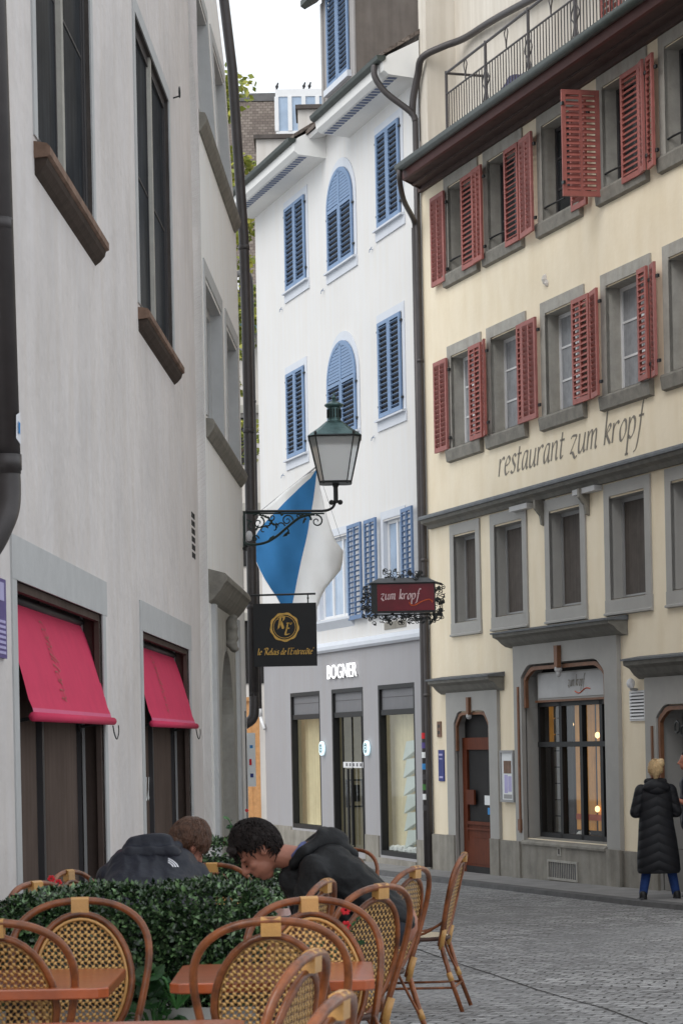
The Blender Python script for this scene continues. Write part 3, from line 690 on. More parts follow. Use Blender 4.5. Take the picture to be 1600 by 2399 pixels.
# ============================================================ WHITE HOUSE
def blue_pair(W, r, s0, s1, z0, z1, arch=0, t=.045, par='window'):
    w_ = thing_part('window', r)
    m = mb('trim_blueish')
    if arch:
        N = 20; cs = (s0+s1)/2; hw = (s1-s0)/2
        o_ = [(cs-(hw+.14), z0)]+[(cs-(hw+.14)*math.cos(math.pi*i/N), z1+(arch+.16)*math.sin(math.pi*i/N)) for i in range(N+1)]+[(cs+hw+.14, z0)]
        i_ = [(cs-hw, z0)]+[(cs-hw*math.cos(math.pi*i/N), z1+arch*math.sin(math.pi*i/N)) for i in range(N+1)]+[(cs+hw, z0)]
        m.ring([W.P(a, .003, b) for a, b in o_], [W.P(a, .003, b) for a, b in i_], W.n*.014)
    else: W.frame(m, (s0-.13, s1+.13, z0, z1+.15), .0, .014, .13, 0)
    m.build('surround', w_)
    m = mb('trim_blueish'); W.box(m, s0-.16, s1+.16, -.01, .025, z0-.2, z0-.05); W.prof(m, s0-.14, s1+.14, [(0, z0-.05), (.085, z0-.05), (.085, z0-.02), (0, z0+.0)]); m.build('sill', w_)
    m = mb('interior_dark')
    top = z1+arch*.6
    W.box(m, s0, s1, .0, .01, z0, z1) if not arch else W.box(m, s0+.04, s1-.04, .0, .01, z0, z1)
    m.build('pane', w_)
    mid = (s0+s1)/2
    n = int((z1-z0-.1)/.085)
    for k, (a, b) in enumerate(((s0, mid-.004), (mid+.004, s1))):
        m = mb('blue_paint'); shutter(m, W, (a, t-.02), (b, t-.02), z0, z1, 1, n, .03, .075, tilt=22, sd=-1, sw=.036)
        if arch:
            cs = mid; hw = (s1-s0)/2; N = 10
            sg = -1 if k == 0 else 1
            cv = [(cs+sg*hw*math.cos(math.pi/2*i/N), z1+arch*math.sin(math.pi/2*i/N)) for i in range(N+1)]
            cv2 = [(cs+sg*(hw-.07)*math.cos(math.pi/2*i/N), z1+(arch-.08)*math.sin(math.pi/2*i/N)) for i in range(N+1)]
            for i in range(N):
                m.prism([W.P(*(cv[i][0], t-.02, cv[i][1])), W.P(cv[i+1][0], t-.02, cv[i+1][1]), W.P(cv2[i+1][0], t-.02, cv2[i+1][1]), W.P(cv2[i][0], t-.02, cv2[i][1])], W.n*.03)
            W.box(m, min(cs, cs+sg*.05), max(cs, cs+sg*.05), t-.02, t+.01, z1, z1+arch-.04)
            nn = int(arch/.055)
            for i in range(nn):
                z = z1+.02+i*.055; f = max(0, 1-((z+.03-z1)/(arch-.03))**2)**.5; x = hw*f-.03
                if x > .08: W.box(m, min(cs+sg*.04, cs+sg*x), max(cs+sg*.04, cs+sg*x), t-.012-.004*(i % 2), t+.004, z, z+.047)
        m.build('shutter', w_)
    m = mb('iron_black')
    for a in (s0-.02, s1+.02):
        for z in (z0+.18, z1-.15): W.box(m, a-.03, a+.03, .02, .05, z, z+.03)
    m.mat('blue_paint_dim'); a = s1+.38; m.tube([W.P(a+.05, .04, z0-.27), W.P(a-.08, .04, z0-.24)], .006, 5); m.tube([W.P(a, 0, z0-.26), W.P(a, .05, z0-.26), W.P(a+.03, .05, z0-.31)], .006, 5)
    m.build('hinges', w_)
def white_house():
    W = WW; r = thing('white_house', 'tall white house with blue louvred shutters, two arched windows and a grey shopfront', 'house', (1, 38, -.6))
    op = [(4.0, 5.85, 3.66, 5.05), (1.15, 2.15, 3.66, 5.08)]
    shops = [(6.0, 7.92, -.12, 2.40), (3.45, 5.28, -.42, 2.40), (.77, 2.64, -.42, 2.40)]
    m = mb('plaster_white'); W.sheet(m, 0, 9.75, 3.2, 12.3, op); m.quad(W.P(9.75, 0, -.9), W.P(9.75, -6, -.9), W.P(9.75, -6, 12), W.P(9.75, 0, 12))
    m.build('wall', r)
    m = mb('plaster_lightgrey'); W.sheet(m, 0, 9.75, -.9, 3.2, shops); W.box(m, 0, 9.75, -.01, .05, 3.06, 3.2); m.build('shopfront_wall', r)
    m = mb('plaster_lightgrey'); m.mat('trim_blueish'); W.prof(m, 0, 9.75, [(.05, 3.06), (.09, 3.1), (.09, 3.16), (.05, 3.22), (0, 3.24)]); m.build('band', r)
    for a, b in ((-.02, .73), (2.68, 3.41), (5.32, 5.96), (7.96, 9.8)): m = mb('stone_plinth'); W.box(m, a, b, 0, .03, -1, -.10); m.build('plinth', r)
    for a, b, t0, t1, z in ((.73, 2.68, 0, .05, -.46), (5.96, 7.96, 0, .05, -.16), (3.41, 5.32, -.3, .08, -.52)): m = mb('stone_plinth'); W.box(m, a, b, t0, t1, -1, z); m.build('plinth', r)
    for s0, s1, z0, z1 in ((.9, 2.06, 9.88, 11.4), (6.25, 7.54, 9.88, 11.4), (1.0, 2.15, 6.77, 8.33), (6.5, 7.65, 6.77, 8.34)): blue_pair(W, r, s0, s1, z0, z1)
    blue_pair(W, r, 3.4, 4.85, 9.72, 10.75, .62); blue_pair(W, r, 3.4, 5.03, 6.77, 7.72, .68)
    # first floor windows with open shutters
    for s0, s1, z0, z1 in op:
        w_ = thing_part('window', r)
        m = mb('trim_blueish'); W.reveal(m, (s0, s1, z0, z1), 0, -.12); W.frame(m, (s0-.13, s1+.13, z0, z1+.16), 0, .014, .13, 0); W.prof(m, s0-.16, s1+.16, [(-.1, z0), (.1, z0-.03), (.1, z0-.07), (0, z0-.2)]); m.build('surround', w_)
        m = mb('frame_white'); W.frame(m, (s0, s1, z0, z1), -.11, -.07, .05); n = 3 if s1-s0 > 1.5 else 2
        for k in range(1, n): x = s0+(s1-s0)*k/n; W.box(m, x-.035, x+.035, -.11, -.06, z0, z1)
        m.build('frame', w_)
        m = mb('glass_blue'); m.quad(W.P(s0, -.09, z0), W.P(s1, -.09, z0), W.P(s1, -.09, z1), W.P(s0, -.09, z1)); m.build('pane', w_)
    for a, b in (((3.93, .05), (3.06, .09)), ((2.98, .05), (2.3, .07)), ((1.05, .05), (.4, .09)), ((6.05, .05), (6.8, .05))):
        m = mb('blue_paint_dim'); shutter(m, W, a, b, 3.55, 5.17, 2, 17, .035, .06, 25, -1, .04); m.build('shutter', r)
    m = mb('stone_plinth'); W.box(m, 1.1, 2.2, 0, .012, 3.3, 3.42); m.build('wall_vent', r)
    # eaves: two, stepping at the flat pier
    for k, (a, b, dz) in enumerate(((-.05, 3.6, .0), (4.95, 9.85, -.02))):
        e = thing_part('eave', r)
        m = mb('soffit_white'); W.prof(m, a, b, [(0, 11.76+dz), (.5, 11.80+dz), (.58, 11.86+dz), (.6, 12.02+dz), (.5, 12.1+dz), (0, 12.36+dz)]); m.build('soffit', e)
        m = mb('soffit_slate'); n = int((b-a)/.16)
        for i in range(n):
            s = a+.1+i*.16; q = [W.P(s, .33, 11.783+dz), W.P(s+.09, .33, 11.783+dz), W.P(s+.13, .46, 11.794+dz), W.P(s+.04, .46, 11.794+dz)]; m.prism(q, (0, 0, -.006))
        m.build('painted_pattern', e)
        m = mb('gutter_green'); pr = [(.60+.075*math.cos(q)+.02, 12.06+dz+.075*math.sin(q)) for q in [math.pi+i*math.pi/6 for i in range(7)]]
        W.prof(m, a-.02, b, pr+[(.7, 12.08+dz), (.56, 12.08+dz)]); m.build('gutter', e)
        m = mb('roof_tile'); W.prof(m, a, b, [(.58, 12.1+dz), (.58, 12.16+dz), (-3.5, 14.75+dz), (-3.5, 14.6+dz)]); m.build('roof', e)
    m = mb('plaster_white'); W.prof(m, 3.5, 5.0, [(.05, 12.1), (.3, 12.06), (.33, 12.12), (-.6, 12.7), (-.6, 12.4)]); m.build('pier', r)
    m = mb('roof_tile'); W.prof(m, 3.6, 5.0, [(.36, 12.13), (.36, 12.2), (-3.5, 14.72), (-3.5, 14.4)]); m.build('roof', r)
    # dormer
    d = thing_part('dormer', r)
    m = mb('dormer_metal'); s0, s1 = 4.68, 6.66
    m.prism([W.P(s0, -.5, 12.8), W.P(s0, -.5, 15.6), W.P(s0, -3.4, 15.6), W.P(s0, -3.4, 12.8)], W.d*.03); m.quad(W.P(s0, -.5, 15.6), W.P(s1, -.5, 15.6), W.P(s1, -3.4, 15.6), W.P(s0, -3.4, 15.6)); W.box(m, s1-.03, s1, -3.4, -.5, 12.6, 14.9); m.build('cheek', d)
    m = mb('dormer_trim'); W.sheet(m, s0, s1, 12.7, 15.6, [(5.02, 6.32, 13.35, 15.05)], -.5); W.box(m, s0-.01, s0+.1, -.5, -.47, 12.8, 15.6); W.box(m, s1-.1, s1+.01, -.5, -.47, 12.6, 15.0); m.build('front', d)
    m = mb('trim_blueish'); W.box(m, 4.95, 6.4, -.5, -.42, 13.22, 13.33); m.build('sill', d)
    m = mb('interior_dark'); W.box(m, 5.0, 6.34, -.56, -.53, 13.3, 15.1); m.build('pane', d)
    for a, b in ((5.03, 5.66), (5.68, 6.31)):
        m = mb('blue_paint'); shutter(m, W, (a, -.49), (b, -.49), 13.35, 15.02, 1, 18, .03, .08, 22, -1, .036); m.build('shutter', d)
    m = mb('gutter_green'); W.prof(m, s0-.1, s1+.35, [(-.52, 15.15), (-.28, 15.0), (-.2, 15.05), (-.2, 15.15), (-.52, 15.35)]); m.build('dormer_roof', d)
    # downpipes
    m = mb('pipe_dark')
    m.tube(cr([W.P(.15, .66, 11.98), W.P(.15, .66, 11.8), W.P(.1, .5, 11.55), W.P(.0, .14, 11.25), W.P(-.02, .07, 11.1)], 5), .05, 12)
    m.tube([W.P(-.02, .07, z) for z in (11.15, 9, 7, 5, 3, 1, -.5)], .048, 12)
    for z in (10.6, 7.4, 4.3, 2.2): m.tube([W.P(-.02, .07, z), W.P(-.02, .07, z-.05)], .056, 12)
    m.build('downpipe', r, True)
    m = mb('pipe_dark'); m.tube(cr([W.P(10.9, .1, 10.85), W.P(10.2, .1, 10.75), W.P(9.95, .08, 10.6), W.P(9.92, .07, 10.2)], 5)+[W.P(9.92, .07, 6), W.P(9.92, .07, 2.15)], .062, 12)
    for z in (8.2, 5.4): m.tube([W.P(9.92, .07, z), W.P(9.92, .07, z-.05)], .07, 12)
    m.mat('frame_white'); m.tube([W.P(9.92, .07, 2.15), W.P(9.92, .07, 2.0)], .07, 12); m.tube([W.P(9.9, .05, 2.0), W.P(9.6, .05, 1.75)], .03, 8)
    m.build('downpipe', r, True)
    # shopfront
    for k, (s0, s1, z0, z1) in enumerate(shops):
        w_ = thing_part('shop_door' if k == 1 else 'shop_window', r)
        h = (s0, s1, z0, z1)
        m = mb('black_frame'); W.reveal(m, h, 0, -.14); W.frame(m, h, -.12, -.0, .07, 0 if k == 1 else .08); W.box(m, s0+.07, s1-.07, -.1, -.02, 1.90, 1.99); m.build('frame', w_)
        m = mb('panel_grey'); W.box(m, s0+.07, s1-.07, -.1, -.05, 1.99, 2.34); m.mat('frame_dark'); W.box(m, s0+.07, s1-.07, -.1, -.046, 2.19, 2.2); m.build('blind_box', w_)
        m = mb('clear_glass'); m.quad(W.P(s0, -.09, z0), W.P(s1, -.09, z0), W.P(s1, -.09, 1.92), W.P(s0, -.09, 1.92)); m.build('pane', w_)
        if k != 1:
            m = mb('curtain_lit')
            N = 44
            for i in range(N):
                a = s0-.2+(s1-s0+.95)*i/N; b = s0-.2+(s1-s0+.95)*(i+1)/N; f = lambda x: -.32+.02*math.sin(x*31)+.012*math.sin(x*73)
                m.quad(W.P(a, f(a), z0-.3), W.P(b, f(b), z0-.3), W.P(b, f(b), 2.3), W.P(a, f(a), 2.3))
            m.build('curtain', w_)
            m = mb('paper_white'); W.box(m, s0-.2, s1+.75, -.36, -.14, z0-.1, z0+.05); m.build('display_floor', w_)
            m = mb('interior_lit'); W.box(m, s1+.75, s1+.77, -.36, -.14, z0, 2.3); W.box(m, s0-.22, s0-.2, -.36, -.14, z0, 2.3); W.box(m, s0-.2, s1+.75, -.36, -.14, 2.3, 2.32); m.build('side_wall', w_)
        else:
            m = mb('interior_lit'); W.box(m, s0-.6, s1+.6, -2.2, -2.15, z0-.2, 2.4); W.box(m, s1+.2, s1+.25, -2.2, -.14, z0-.2, 2.4); W.box(m, s0-.25, s0-.2, -2.2, -.14, z0-.2, 2.4); W.box(m, s0-.6, s1+.6, -2.2, -.14, 2.38, 2.42); m.build('interior', w_)
            m = mb('pavement_stone'); W.box(m, s0-.6, s1+.6, -2.2, -.14, -.6, -.5); m.build('floor', w_)
            mid = (s0+s1)/2
            for a in (mid-.42, mid+.42):
                m = mb('black_frame'); m.tube([W.P(a*.25+mid*.75, -.03, z0+.1), W.P(a*.25+mid*.75, -.03, 1.0)], .022, 8); m.build('handle', w_)
            m = mb('black_frame')
            for x in (s0+.36, mid, s1-.36): W.box(m, x-.012, x+.012, -.1, -.075, z0, 1.92)
            m.build('glazing_bar', w_)
            m = mb('frame_white'); W.box(m, s0+.1, s1-.35, -.085, -.08, 1.02, 1.12); m.mat('panel_grey')
            for i in range(6): W.box(m, s0+.2+i*.2, s0+.3+i*.2, -.08, -.077, 1.045, 1.1)
            m.build('door_band', w_)
            m = mb('iron_black'); 
            for t0, za, zb in ((-.95, .95, 1.5), (-.62, .3, .8)):
                W.box(m, s1+.17, s1+.2, t0, t0+.03, za, zb); W.box(m, s1+.17, s1+.2, t0+.3, t0+.33, za, zb); W.box(m, s1+.17, s1+.2, t0, t0+.33, za, za+.03); W.box(m, s1+.17, s1+.2, t0, t0+.33, zb-.03, zb)
            W.box(m, s1+.17, s1+.195, -.55, -.38, .4, .7); m.build('picture', w_)
white_house()
# lit letters above the shop door: block capitals
def bogner():
    r = thing('shop_lettering', 'glowing white block capitals above the middle door of the grey shopfront', 'sign', tuple(WW.P(4.5, 0, 2.6)))
    cu = bpy.data.curves.new('t', 'FONT'); cu.body = 'BOGNER'; cu.size = 1; cu.extrude = .05; cu.offset = -.006; cu.align_x = 'LEFT'; cu.space_character = 1.02
    to = bpy.data.objects.new('t', cu); C.objects.link(to); dg = bpy.context.evaluated_depsgraph_get(); me = bpy.data.meshes.new_from_object(to.evaluated_get(dg))
    bpy.data.objects.remove(to)
    xs = [v.co.x for v in me.vertices]; ys = [v.co.y for v in me.vertices]; x0, x1, y0, y1 = min(xs), max(xs), min(ys), max(ys)
    m = mb('letters_lit'); vs = []
    for v in me.vertices:
        s = 5.36-(v.co.x-x0)/(x1-x0)*1.72; z = 2.585+(v.co.y-y0)/(y1-y0)*.245; vs.append(WW.P(s, .045+v.co.z*.12, z))
    m.add(vs, [tuple(p.vertices) for p in me.polygons]); m.build('letters', r)
    m = mb('black_frame'); WW.box(m, 3.7, 5.3, .0, .025, 2.6, 2.62); m.build('mount', r)
bogner()
for s, lb in ((5.76, 'small round glowing emblem between the left shop window and the door'), (3.15, 'small round glowing emblem between the door and the right shop window')):
    r = thing('round_emblem', lb, 'sign', tuple(WW.P(s, 0, 1.3)), 'round glowing emblems on the shopfront')
    m = mb('emblem_lit'); m.prism([WW.P(s+.125*math.cos(q), .03, 1.36+.125*math.sin(q)) for q in [i*math.pi/12 for i in range(24)]], WW.n*.04); m.build('disc', r)
    m = mb('emblem_ink')
    m.ring([WW.P(s+.09*math.cos(q), .072, 1.36+.09*math.sin(q)) for q in [i*math.pi/8 for i in range(16)]], [WW.P(s+.075*math.cos(q), .072, 1.36+.075*math.sin(q)) for q in [i*math.pi/8 for i in range(16)]], WW.n*.003)
    WW.box(m, s-.04, s-.02, .072, .075, 1.3, 1.42); WW.box(m, s-.02, s+.04, .072, .075, 1.35, 1.37); WW.box(m, s-.02, s+.04, .072, .075, 1.4, 1.42); WW.box(m, s-.02, s+.04, .072, .075, 1.3, 1.32); WW.box(m, s+.03, s+.045, .072, .075, 1.3, 1.42)
    m.build('monogram', r)
# stacked folded sculpture in the right shop window
r = thing('display_sculpture', 'stack of pale folded fan shapes standing in the right shop window', 'sculpture', tuple(WW.P(1.4, -.45, -.35)))
for k in range(6):
    m = mb('sculpture_white'); z = -.3+k*.29; a = 1.95
    m.prism([WW.P(a, -.27, z), WW.P(a-.62, -.27, z+.16), WW.P(a-.6, -.27, z+.33), WW.P(a-.2, -.27, z+.31)], WW.n*.09); m.build('fan', r)
m = mb('paper_white')
for k in range(40): m.ell(WW.P(1.1+1.7*random.random(), -.17-.1*random.random(), -.34+.05*random.random()), (.08, .06, .05), 6)
m.build('tissue', r)

# ============================================================ YELLOW HOUSE
def yellow_house():
    W = YW; r = thing('restaurant_house', 'cream yellow restaurant house with grey stone window frames and red shutters', 'house', (3, 31, -.5))
    rows = []; S = [(1.05, 2.42), (2.65, 4.1), (4.63, 6.07), (6.6, 8.06), (8.4, 9.85), (10.4, 11.8)]
    u1 = [(a+.16, b-.16, 8.52, 9.78) for a, b in S]; u2 = [(a+.16, b-.16, 5.88, 7.23) for a, b in S]
    S3 = [(1.0, 2.23), (2.63, 4.0), (4.62, 5.98), (6.56, 7.93), (8.33, 9.7), (10.2, 11.5)]
    u3 = [(a+.17, b-.17, 3.24, 4.53) for a, b in S3]
    shopw = (3.72, 6.55, .08, 2.5); door = (1.06, 2.52, -.6, 1.88); rd = (8.05, 10.6, -.6, 1.85)
    m = mb('plaster_yellow'); W.sheet(m, 0, 14, -.9, 10.05, u1+u2+u3+[shopw, door, rd])
    m.quad(W.P(14, 0, -.9), W.P(14, -8, -.9), W.P(14, -8, 10), W.P(14, 0, 10)); m.build('wall', r)
    for row, u in enumerate((u1, u2, u3)):
        for i, h in enumerate(u):
            s0, s1, z0, z1 = h; w_ = thing_part('window', r)
            t1 = -.2 if row < 2 else -.17; sm = 'stone_grey' if row < 2 else 'surround_paint'
            m = mb(sm); W.reveal(m, h, .025, t1-.04); W.frame(m, (s0-.16, s1+.16, z0-.02, z1+.19), -.02, .025, .16, 0); m.build('surround', w_)
            m = mb('stone_sill' if row < 2 else sm); W.prof(m, s0-.17, s1+.17, [(-.2, z0+.01), (.07, z0-.02), (.08, z0-.05), (.06, z0-.2), (0, z0-.22)] if row < 2 else [(-.16, z0+.01), (.027, z0-.01), (.027, z0-.17), (.05, z0-.18), (.05, z0-.205), (0, z0-.215)]); m.build('sill', w_)
            fm = 'frame_white' if row == 1 else ('frame_dark' if row == 0 else 'frame_grey')
            m = mb(fm); W.frame(m, (s0, s1, z0, z1), t1-.03, t1+.02, .05)
            mid = (s0+s1)/2
            if row < 2:
                W.box(m, mid-.035, mid+.035, t1-.03, t1+.025, z0, z1)
                for k in (1, 2):
                    z = z0+(z1-z0)*k/3; W.box(m, s0, s1, t1-.02, t1+.01, z-.014, z+.014)
            m.build('frame', w_)
            m = mb('glass_dark' if row == 0 else ('curtain_grey' if row == 1 else 'net_brown')); m.quad(W.P(s0, t1, z0), W.P(s1, t1, z0), W.P(s1, t1, z1), W.P(s0, t1, z1)); m.build('pane', w_)
            if row == 0:
                m = mb('iron_black'); m.tube(cr([W.P(s0, .0, z0+.17), W.P(s0+.1, -.05, z0+.2), W.P(s0+.5, -.08, z0+.2)], 3), .014, 6); m.build('safety_bar', w_)
            if row == 1:
                m = mb('glass_dark'); m.quad(W.P(mid+.035, t1+.004, z0), W.P(s1-.05, t1+.004, z0), W.P(s1-.05, t1+.004, z1), W.P(mid+.035, t1+.004, z1)) if i == 1 else None
                if i == 1: m.build('open_pane', w_)
    # shutters, each leaf its own part
    a1 = [(.6, .05, 1.18, .055, 2), (1.92, .06, 2.42, .07, 1), (2.43, .09, 2.82, .10, 2), (3.6, .06, 4.12, .07, 1), (4.17, .07, 4.72, .12, 2), (6.74, .06, 6.68, .56, 2), (5.86, .05, 6.36, .06, 1), (7.45, .06, 8.0, .07, 1), (8.02, .08, 8.2, .12, 1), (8.22, .08, 8.48, .12, 1), (9.3, .06, 9.9, .07, 1)]
    a2 = [(.6, .05, 1.16, .055, 2), (2.10, .06, 2.6, .07, 2), (2.62, .05, 2.86, .12, 1), (3.93, .06, 4.12, .06, 1), (4.13, .07, 4.64, .08, 2), (5.82, .06, 6.38, .07, 2), (6.40, .06, 6.74, .12, 1), (7.86, .08, 8.16, .1, 1), (8.18, .06, 8.42, .12, 1), (9.3, .06, 9.9, .07, 2)]
    for L_, z0, z1 in ((a1, 8.40, 9.76), (a2, 5.86, 7.24)):
        for i, (sa, ta, sb, tb, c) in enumerate(L_):
            m = mb('red_paint' if (i % 4) else 'red_paint_faded'); shutter(m, W, (sa, ta), (sb, tb), z0, z1, c, 17, .035, .055, 50 if i % 3 else 42, 1 if i % 2 else -1, .072)
            m.mat('iron_black'); 
            for z in (z0+.15, z1-.2): m.obox(W.P(sb, tb-.02, z), W.d*.06, W.n*.03, (0, 0, .04))
            m.build('shutter', r)
    # string course over the mezzanine
    m = mb('slate_cover'); W.prof(m, .15, 14, [(0, 4.98), (.2, 4.93), (.22, 4.90), (.22, 4.87), (0, 4.87)]); m.mat('cornice_dark'); W.prof(m, .18, 14, [(0, 4.868), (.19, 4.868), (.17, 4.82), (.09, 4.79), (.05, 4.74), (0, 4.74)]); m.build('cornice', r)
    for a, b in ((3.62, 4.25), (5.8, 6.5)): m = mb('stone_lintel'); W.box(m, a, b, .0, .12, 4.665, 4.735); m.build('cornice_block', r)
    for s in (4.56, 6.03):
        m = mb('stone_sill'); m.prism([W.P(s, .0, 4.38), W.P(s, .05, 4.40), W.P(s, .07, 4.52), W.P(s, .15, 4.62), W.P(s, .15, 4.735), W.P(s, 0, 4.735)], W.d*.06); m.build('bracket', r)
    # painted lettering
    m = mb('text_grey')
    sz = .245; wd = twidth('restaurant zum kropf', sz, .09)
    strokes(m, 'restaurant zum kropf', lambda x, y: W.P(2.98+x*4.75/wd, .004, 5.24+y*1.0), sz, .085, 42, .2, .028, .09); m.build('painted_lettering', r)
    m = mb('plaster_bg'); m.ell(W.P(4.8, .0, 7.72), (.06, .04, .08), 8); m.ell(W.P(4.86, .0, 7.66), (.05, .03, .05), 8); m.build('plaster_patch', r)
    # eave
    m = mb('soffit_brown'); W.prof(m, .05, 14, [(0, 10.05), (.56, 10.02), (.56, 10.06), (0, 10.12)], 1.2); m.mat('soffit_brown'); W.prof(m, .05, 14, [(0, 9.98), (.07, 9.98), (.07, 10.05), (0, 10.05)]); W.prof(m, .05, 14, [(.25, 10.0), (.3, 10.0), (.3, 10.04), (.25, 10.04)], 1.2); m.build('soffit', r)
    m = mb('red_fascia'); W.prof(m, .05, 14, [(.52, 9.99), (.58, 9.99), (.61, 10.10), (.52, 10.10)], 1.2); m.mat('soffit_brown'); m.prism([W.P(.05, 0, 10.02), W.P(.75, .6, 10.0), W.P(.75, .6, 10.12), W.P(.05, 0, 10.14)], W.d*.02); m.build('fascia', r)
    m = mb('gutter_green'); W.prof(m, .86, 14, [(.62, 10.10), (.655, 10.07), (.70, 10.07), (.735, 10.11), (.74, 10.17), (.61, 10.18)]); m.build('gutter', r, True)
    m = mb('roof_tile'); W.prof(m, .05, 14, [(.61, 10.13), (.61, 10.19), (-.4, 10.30), (-.4, 10.2)], 1.2); m.build('roof', r)
    m = mb('pipe_dark')
    m.tube(cr([W.P(.95, .68, 10.1), W.P(.93, .68, 9.93), W.P(.6, .5, 9.72), W.P(.05, .14, 9.55), W.P(-.03, .1, 9.4)], 5), .042, 12); m.tube([W.P(-.03, .1, z) for z in (9.45, 5, 2, -.5)], .05, 12); m.build('downpipe', r, True)
    # attic storey behind the terrace
    m = mb('plaster_attic'); W.sheet(m, .32, 14, 10.1, 16, [(6.4, 7.7, 10.6, 13.2)], -.5); W.sheet(m, .0, .32, 9.9, 16, [], -.02); m.quad(W.P(.32, -.5, 10), W.P(.32, -.02, 10), W.P(.32, -.02, 16), W.P(.32, -.5, 16)); m.quad(W.P(.0, -5, 10), W.P(.0, -.02, 10), W.P(.0, -.02, 16), W.P(.0, -5, 16)); m.build('attic_wall', r)
    m = mb('roof_tile'); W.prof(m, -1.3, 14, [(.1, 12.95), (.12, 13.0), (-2.0, 14.2), (-2.0, 14.0)]) if 0 else None
    m = mb('pipe_dark'); m.tube(cr([W.P(-.03, .1, 11.2), W.P(.02, .1, 11.45), W.P(.15, .06, 11.8), W.P(.36, .06, 12.0), W.P(.6, -.2, 12.12), W.P(1.0, -.4, 12.15), W.P(2.4, -.4, 12.06), W.P(5.6, -.4, 11.75)], 5), .055, 10); m.build('attic_gutter', r, True)
    m = mb('soffit_brown'); W.box(m, 4.6, 14, -.5, .1, 12.0, 12.15); m.build('attic_eave', r)
    w_ = thing_part('attic_window', r); m = mb('frame_dark'); W.frame(m, (6.4, 7.7, 10.6, 13.2), -.6, -.54, .08); m.build('frame', w_); m = mb('curtain_grey'); W.box(m, 6.4, 7.7, -.64, -.6, 10.6, 13.2); m.build('pane', w_)
    for a, b in ((5.75, 6.35), (7.75, 8.3)):
        m = mb('red_paint'); shutter(m, W, (a, -.48), (b, -.48), 10.6, 13.1, 2, 26, .035, .05, 42, -1); m.build('shutter', r)
    m = mb('pavement_stone'); W.box(m, .5, 14, -.49, .1, 10.28, 10.34); m.build('terrace_floor', r)
    # plinth, ground floor
    for a, b in ((-.02, .77), (2.84, 3.48), (7.0, 7.74), (11.4, 14)): m = mb('stone_plinth'); W.box(m, a, b, -.01, .05, -1, .02); m.build('plinth', r)
    # shop window with shouldered surround
    p = thing_part('restaurant_window', r)
    m = mb('surround_paint')
    ou = [(3.5, .0), (3.5, 2.79), (5.1, 2.79), (6.93, 2.79), (6.93, .0)]
    def shoulder(s0, s1, z, zz, base, k=.22):
        return [(s0, base), (s0, zz), (s0+k*.25, zz+.05), (s0+k, z-.02), (s0+k+.1, z), (s1-k-.1, z), (s1-k, z-.02), (s1-k*.25, zz+.05), (s1, zz), (s1, base)]
    inn = shoulder(3.78, 6.55, 2.5, 2.33, .0)
    def outer(inn, s0, s1, zt, base): return [(s0, base), (s0, inn[1][1]), (s0, inn[2][1]), (s0, zt), (inn[4][0], zt), (inn[5][0], zt), (s1, zt), (s1, inn[7][1]), (s1, inn[8][1]), (s1, base)]
    m.ring([W.P(a, .0, b) for a, b in outer(inn, 3.5, 6.95, 2.79, 0)], [W.P(a, 0., b) for a, b in inn], W.n*.06)
    m.ring([W.P(a, -.02, b) for a, b in outer(inn, 3.6, 6.9, 2.7, 0)], [W.P(a, -.02, b) for a, b in inn], W.n*-.24); m.build('surround', p)
    m = mb('brown_paint'); in2 = shoulder(3.81, 6.52, 2.47, 2.31, 1.9); in3 = shoulder(3.86, 6.47, 2.42, 2.28, 1.9)
    m.ring([W.P(a, -.02, b) for a, b in in2], [W.P(a, -.02, b) for a, b in in3], W.n*.05); W.box(m, 3.66, 3.71, .06, .08, .15, 2.2); W.box(m, 3.64, 3.73, .06, .09, .18, .34); m.build('moulding', p)
    m = mb('slate_cover'); W.prof(m, 3.25, 7.2, [(0, 3.02), (.3, 2.98), (.3, 2.955), (0, 2.955)]); m.mat('cornice_dark'); W.prof(m, 3.28, 7.18, [(0, 2.953), (.28, 2.953), (.27, 2.91), (.2, 2.88), (.14, 2.82), (.08, 2.78), (0, 2.76)]); m.build('cornice', p)
    m = mb('brown_paint'); m.prism([W.P(5.08, .06, 2.72), W.P(5.2, .06, 2.72), W.P(5.19, .06, 2.42), W.P(5.09, .06, 2.42)], W.n*.06); m.mat('stone_lintel'); m.ell(W.P(5.14, .08, 2.40), (.055, .05, .055), 10); m.ell(W.P(5.14, .08, 2.34), (.035, .035, .05), 8); m.build('keystone', p)
    m = mb('surround_paint'); W.box(m, 3.95, 6.48, -.17, -.12, 2.0, 2.38); m.mat('stone_lintel'); W.box(m, 4.0, 6.42, -.12, -.11, 2.03, 2.36); m.build('sign_panel', p)
    m = mb('text_grey'); wd = twidth('zum kropf', .1); strokes(m, 'zum kropf', lambda x, y: W.P(5.02+x, -.107, 2.17+y), .085, .12); m.mat('sign_orange'); m.tube(cr([W.P(5.25, -.106, 2.1), W.P(5.4, -.106, 2.07), W.P(5.6, -.106, 2.13), W.P(5.75, -.106, 2.12)], 4), .008, 4); m.build('sign_lettering', p)
    m = mb('brown_paint'); W.box(m, 3.9, 6.5, -.2, -.1, 1.97, 2.0); m.build('transom', p)
    m = mb('black_frame'); h = (3.85, 6.55, .08, 1.97); W.frame(m, h, -.24, -.16, .06, .08); W.box(m, 3.85, 6.55, -.24, -.15, 1.35, 1.42)
    for x, (za, zb) in ((4.62, (.08, 1.35)), (5.3, (.08, 1.35)), (5.95, (.08, 1.35)), (4.62, (1.42, 1.97)), (5.3, (1.42, 1.97)), (5.95, (1.42, 1.97))): W.box(m, x-.045, x+.045, -.23, -.16, za, zb)
    m.build('frame', p)
